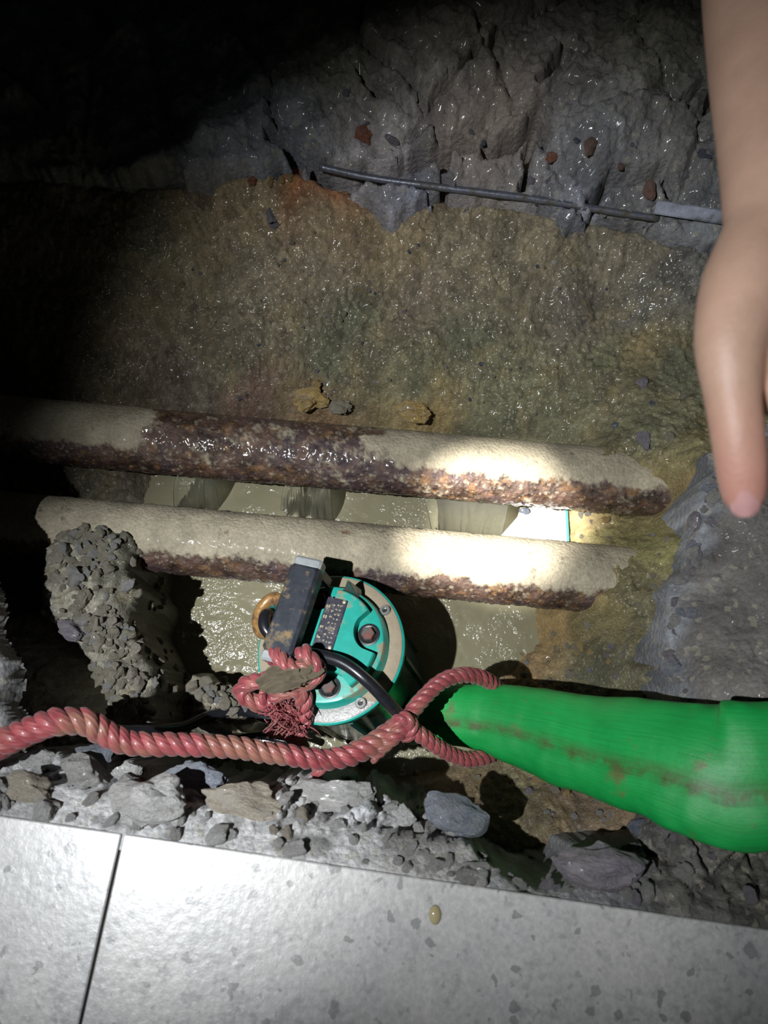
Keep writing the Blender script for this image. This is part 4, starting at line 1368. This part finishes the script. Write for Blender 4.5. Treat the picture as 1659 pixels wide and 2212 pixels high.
ST = [  # px, py, z, half width, half height
    (893, 1560, -.262, .027, .027), (915, 1553, -.232, .029, .026), (945, 1546, -.195, .034, .024), (1000, 1546, -.175, .036, .025), (1080, 1556, -.152, .041, .027), (1180, 1582, -.118, .0475, .029), (1300, 1614, -.072, .0510, .030), (1420, 1638, -.026, .0550, .030),
    (1500, 1658, .000, .0600, .029), (1560, 1672, .014, .0645, .028), (1620, 1672, .024, .0620, .028), (1700, 1664, .032, .058, .027), (1850, 1650, .038, .056, .026), (2050, 1630, .04, .056, .026), (2600, 1610, .04, .056, .026), (3300, 1640, .04, .056, .026)]
P = np.array([[*at(a, b, z), w, h] for a, b, z, w, h in ST])
q, s = catmull(P, 360)
c0 = q[:, :3]
T_ = np.gradient(c0, axis=0); T_ /= np.linalg.norm(T_, axis=1)[:, None]
S_ = np.cross(np.array([0, 0, 1.0]), T_); S_ /= np.linalg.norm(S_, axis=1)[:, None]
U_ = np.cross(T_, S_)
SEG = 64
an = np.linspace(0, 2 * np.pi, SEG, endpoint=False)
e = .86
cx = np.sign(np.cos(an)) * np.abs(np.cos(an)) ** e
cz = np.sign(np.sin(an)) * np.abs(np.sin(an)) ** e
uu, aa = np.meshgrid(s, an, indexing='ij')
crease = 1 - .10 * np.exp(-((an - 2 * np.pi * .285) / .16) ** 2)
wr = 1 + .035 * vnoise(uu, np.cos(aa) * .05, 26, 170) + .015 * vnoise(uu, np.sin(aa) * .05 + 3, 70, 171)
fold = 1 + .06 * np.exp(-((uu - .36) / .02) ** 2) * sstep(.2, .9, -np.cos(aa))
V = c0[:, None] + S_[:, None] * (q[:, 3][:, None] * cx[None] * wr * fold)[..., None] + U_[:, None] * (q[:, 4][:, None] * (cz * crease)[None] * wr)[..., None]
uv = np.stack([uu, aa / (2 * np.pi)], -1).reshape(-1, 2)
i, j = np.meshgrid(np.arange(len(s) - 1), np.arange(SEG), indexing='ij')
k = (j + 1) % SEG
Q = np.stack([i * SEG + j, i * SEG + k, (i + 1) * SEG + k, (i + 1) * SEG + j], -1).reshape(-1, 4)
hose = link('hose', mesh_np('hose', V.reshape(-1, 3), Q, uv), M_HOSE)
tag(hose, 'wide bright green rubber hose rising from the pump to the right edge', 'hose')

# ------------------------------------------------------------------ hand reaching in from the far side
m = NT('skin')
v = m.coord()
n1 = m.noise(v, 35, 4, .6)
c = m.ramp(n1, [(.3, (.37, .235, .17)), (.7, (.45, .29, .215))])
gp = m.n('ShaderNodeNewGeometry').outputs['Position']
dn = m.n('ShaderNodeVectorMath', operation='DISTANCE'); m.l(gp, dn.inputs[0]); dn.inputs[1].default_value = tuple(at_depth(1610, 1110, .40))
c = m.mix(m.ramp(dn.outputs['Value'], [(.0, .7), (.075, .0)]), c, (.46, .185, .155))       # the fingertip is redder than the rest
cw = m.n('ShaderNodeTexWave', wave_type='BANDS', bands_direction='Y'); cw.inputs['Scale'].default_value = 70; cw.inputs['Distortion'].default_value = 6; cw.inputs['Detail'].default_value = 3
m.l(v, cw.inputs['Vector'])
m.bump(m.math('ADD', m.noise(v, 420, 4, .6), m.math('MULTIPLY', cw.outputs['Fac'], .07)), .4, .0010)
m.set(Base_Color=c, Roughness=.5)
m.b.inputs['Subsurface Weight'].default_value = .25
m.b.inputs['Subsurface Radius'].default_value = (.008, .003, .0015)
M_SKIN = m.m
m = NT('nail'); m.set(Base_Color=(.47, .265, .255), Roughness=.2, Coat_Weight=.4)
M_NAIL = m.m


H = lambda x, y, d: at_depth(x, y, d)


def limb(pts, flat=1.0, across=None, n=40):
    """tapering closed tube through (x, y, depth, radius); flat < 1 thins it towards the viewer"""
    P = np.array([[*H(a, b, d), r_] for a, b, d, r_ in pts])
    q, s = catmull(P, n)
    t, _, _ = frames(q[:, :3])
    vw = EYE - q[:, :3]
    vw -= t * np.sum(vw * t, 1)[:, None]; vw /= np.linalg.norm(vw, axis=1)[:, None]
    sd = np.cross(t, vw)
    # rounded ends
    k0 = np.sqrt(np.clip(1 - (1 - np.clip(s / q[0, 3], 0, 1)) ** 2, .02, 1)); k1 = np.sqrt(np.clip(1 - (1 - np.clip((s[-1] - s) / q[-1, 3], 0, 1)) ** 2, .02, 1))
    R = q[:, 3] * k0 * k1
    a = np.linspace(0, 2 * np.pi, 24, endpoint=False)
    V = q[:, None, :3] + (sd[:, None] * np.cos(a)[None, :, None] + vw[:, None] * np.sin(a)[None, :, None] * flat) * R[:, None, None]
    return [[tuple(p) for p in ring] for ring in V]


mb = MB()
mb.loft(limb([(1655, -500, .62, .046), (1655, -120, .535, .044), (1662, 120, .485, .038), (1668, 330, .445, .0305), (1672, 500, .420, .0262), (1690, 640, .405, .026)], .82, n=60))
mb.loft(limb([(1675, 540, .415, .026), (1700, 650, .404, .033), (1745, 760, .395, .041), (1790, 850, .390, .043), (1805, 890, .389, .038)], .48, n=40))
mb.loft(limb([(1668, 430, .430, .020), (1648, 520, .420, .0235), (1612, 625, .407, .0245), (1578, 735, .397, .0190), (1582, 850, .393, .0148), (1593, 935, .391, .0138), (1603, 1020, .394, .0132), (1608, 1085, .398, .0110), (1609, 1112, .400, .0085)], .9, n=60))     # thumb
mb.loft(limb([(1655, 660, .404, .016), (1660, 760, .397, .014), (1668, 835, .394, .010)], .55, n=30))                                                                 # web of the thumb
for pts in ([(1722, 800, .390, .0140), (1745, 930, .380, .0122), (1752, 1020, .380, .0116), (1755, 1105, .391, .0104), (1752, 1180, .408, .0085)],
            [(1790, 810, .390, .0142), (1818, 950, .381, .0124), (1826, 1050, .384, .0118), (1830, 1150, .398, .0106), (1824, 1230, .416, .0086)],
            [(1852, 810, .394, .0136), (1884, 940, .388, .0118), (1892, 1030, .394, .0112), (1898, 1115, .408, .0100), (1893, 1185, .425, .0080)],
            [(1905, 800, .402, .0124), (1944, 900, .400, .0104), (1954, 965, .405, .0100), (1960, 1035, .416, .0088), (1956, 1090, .430, .0070)]):
    mb.loft(limb(pts, .92, n=40))
arm = mb.build('tmp', None, None)
md = arm.modifiers.new('r', 'REMESH'); md.mode = 'VOXEL'; md.voxel_size = .0020
md = arm.modifiers.new('s', 'SMOOTH'); md.factor = .5; md.iterations = 26
dg = bpy.context.evaluated_depsgraph_get()
me = bpy.data.meshes.new_from_object(arm.evaluated_get(dg))
bpy.data.objects.remove(arm)
me.materials.clear()
person = empty('person', H(1675, 520, .418))
me.transform(Matrix.Translation(-Vector(person.location)))
link('arm', me, M_SKIN, person)
tag(person, 'bare forearm and hand hanging in from the right edge with the thumb pointing down', 'person')
# thumb nail: a small curved plate lying on the camera side of the thumb tip
tipc, tipd = H(1609, 1088, .3895), None
ax = H(1609, 1120, .393) - H(1603, 1040, .386); ax /= np.linalg.norm(ax)
nr = EYE - tipc; nr -= ax * (nr @ ax); nr /= np.linalg.norm(nr)
sd_ = np.cross(ax, nr)
rows = []
for u_ in np.linspace(-1, 1, 11):
    w_ = .0072 * (1 - .35 * max(0, abs(u_) - .4) ** 2 * 2)
    rows.append([tipc + ax * (u_ * .0078) + sd_ * (w_ * t_) + nr * (.0012 - .0034 * t_ * t_ - .0012 * max(0, u_)) for t_ in np.linspace(-1, 1, 9)])
G = np.array(rows)
top = G.reshape(-1, 3); bot = (G - nr * .0012).reshape(-1, 3)
i, j = np.meshgrid(np.arange(10), np.arange(8), indexing='ij')
Q = np.stack([i * 9 + j, i * 9 + j + 1, (i + 1) * 9 + j + 1, (i + 1) * 9 + j], -1).reshape(-1, 4)
o = link('thumbnail', mesh_np('thumbnail', np.vstack([top, bot]) - np.array(person.location), np.vstack([Q, Q[:, ::-1] + 99])), M_NAIL, person)
tag(o, 'pink glossy thumbnail')
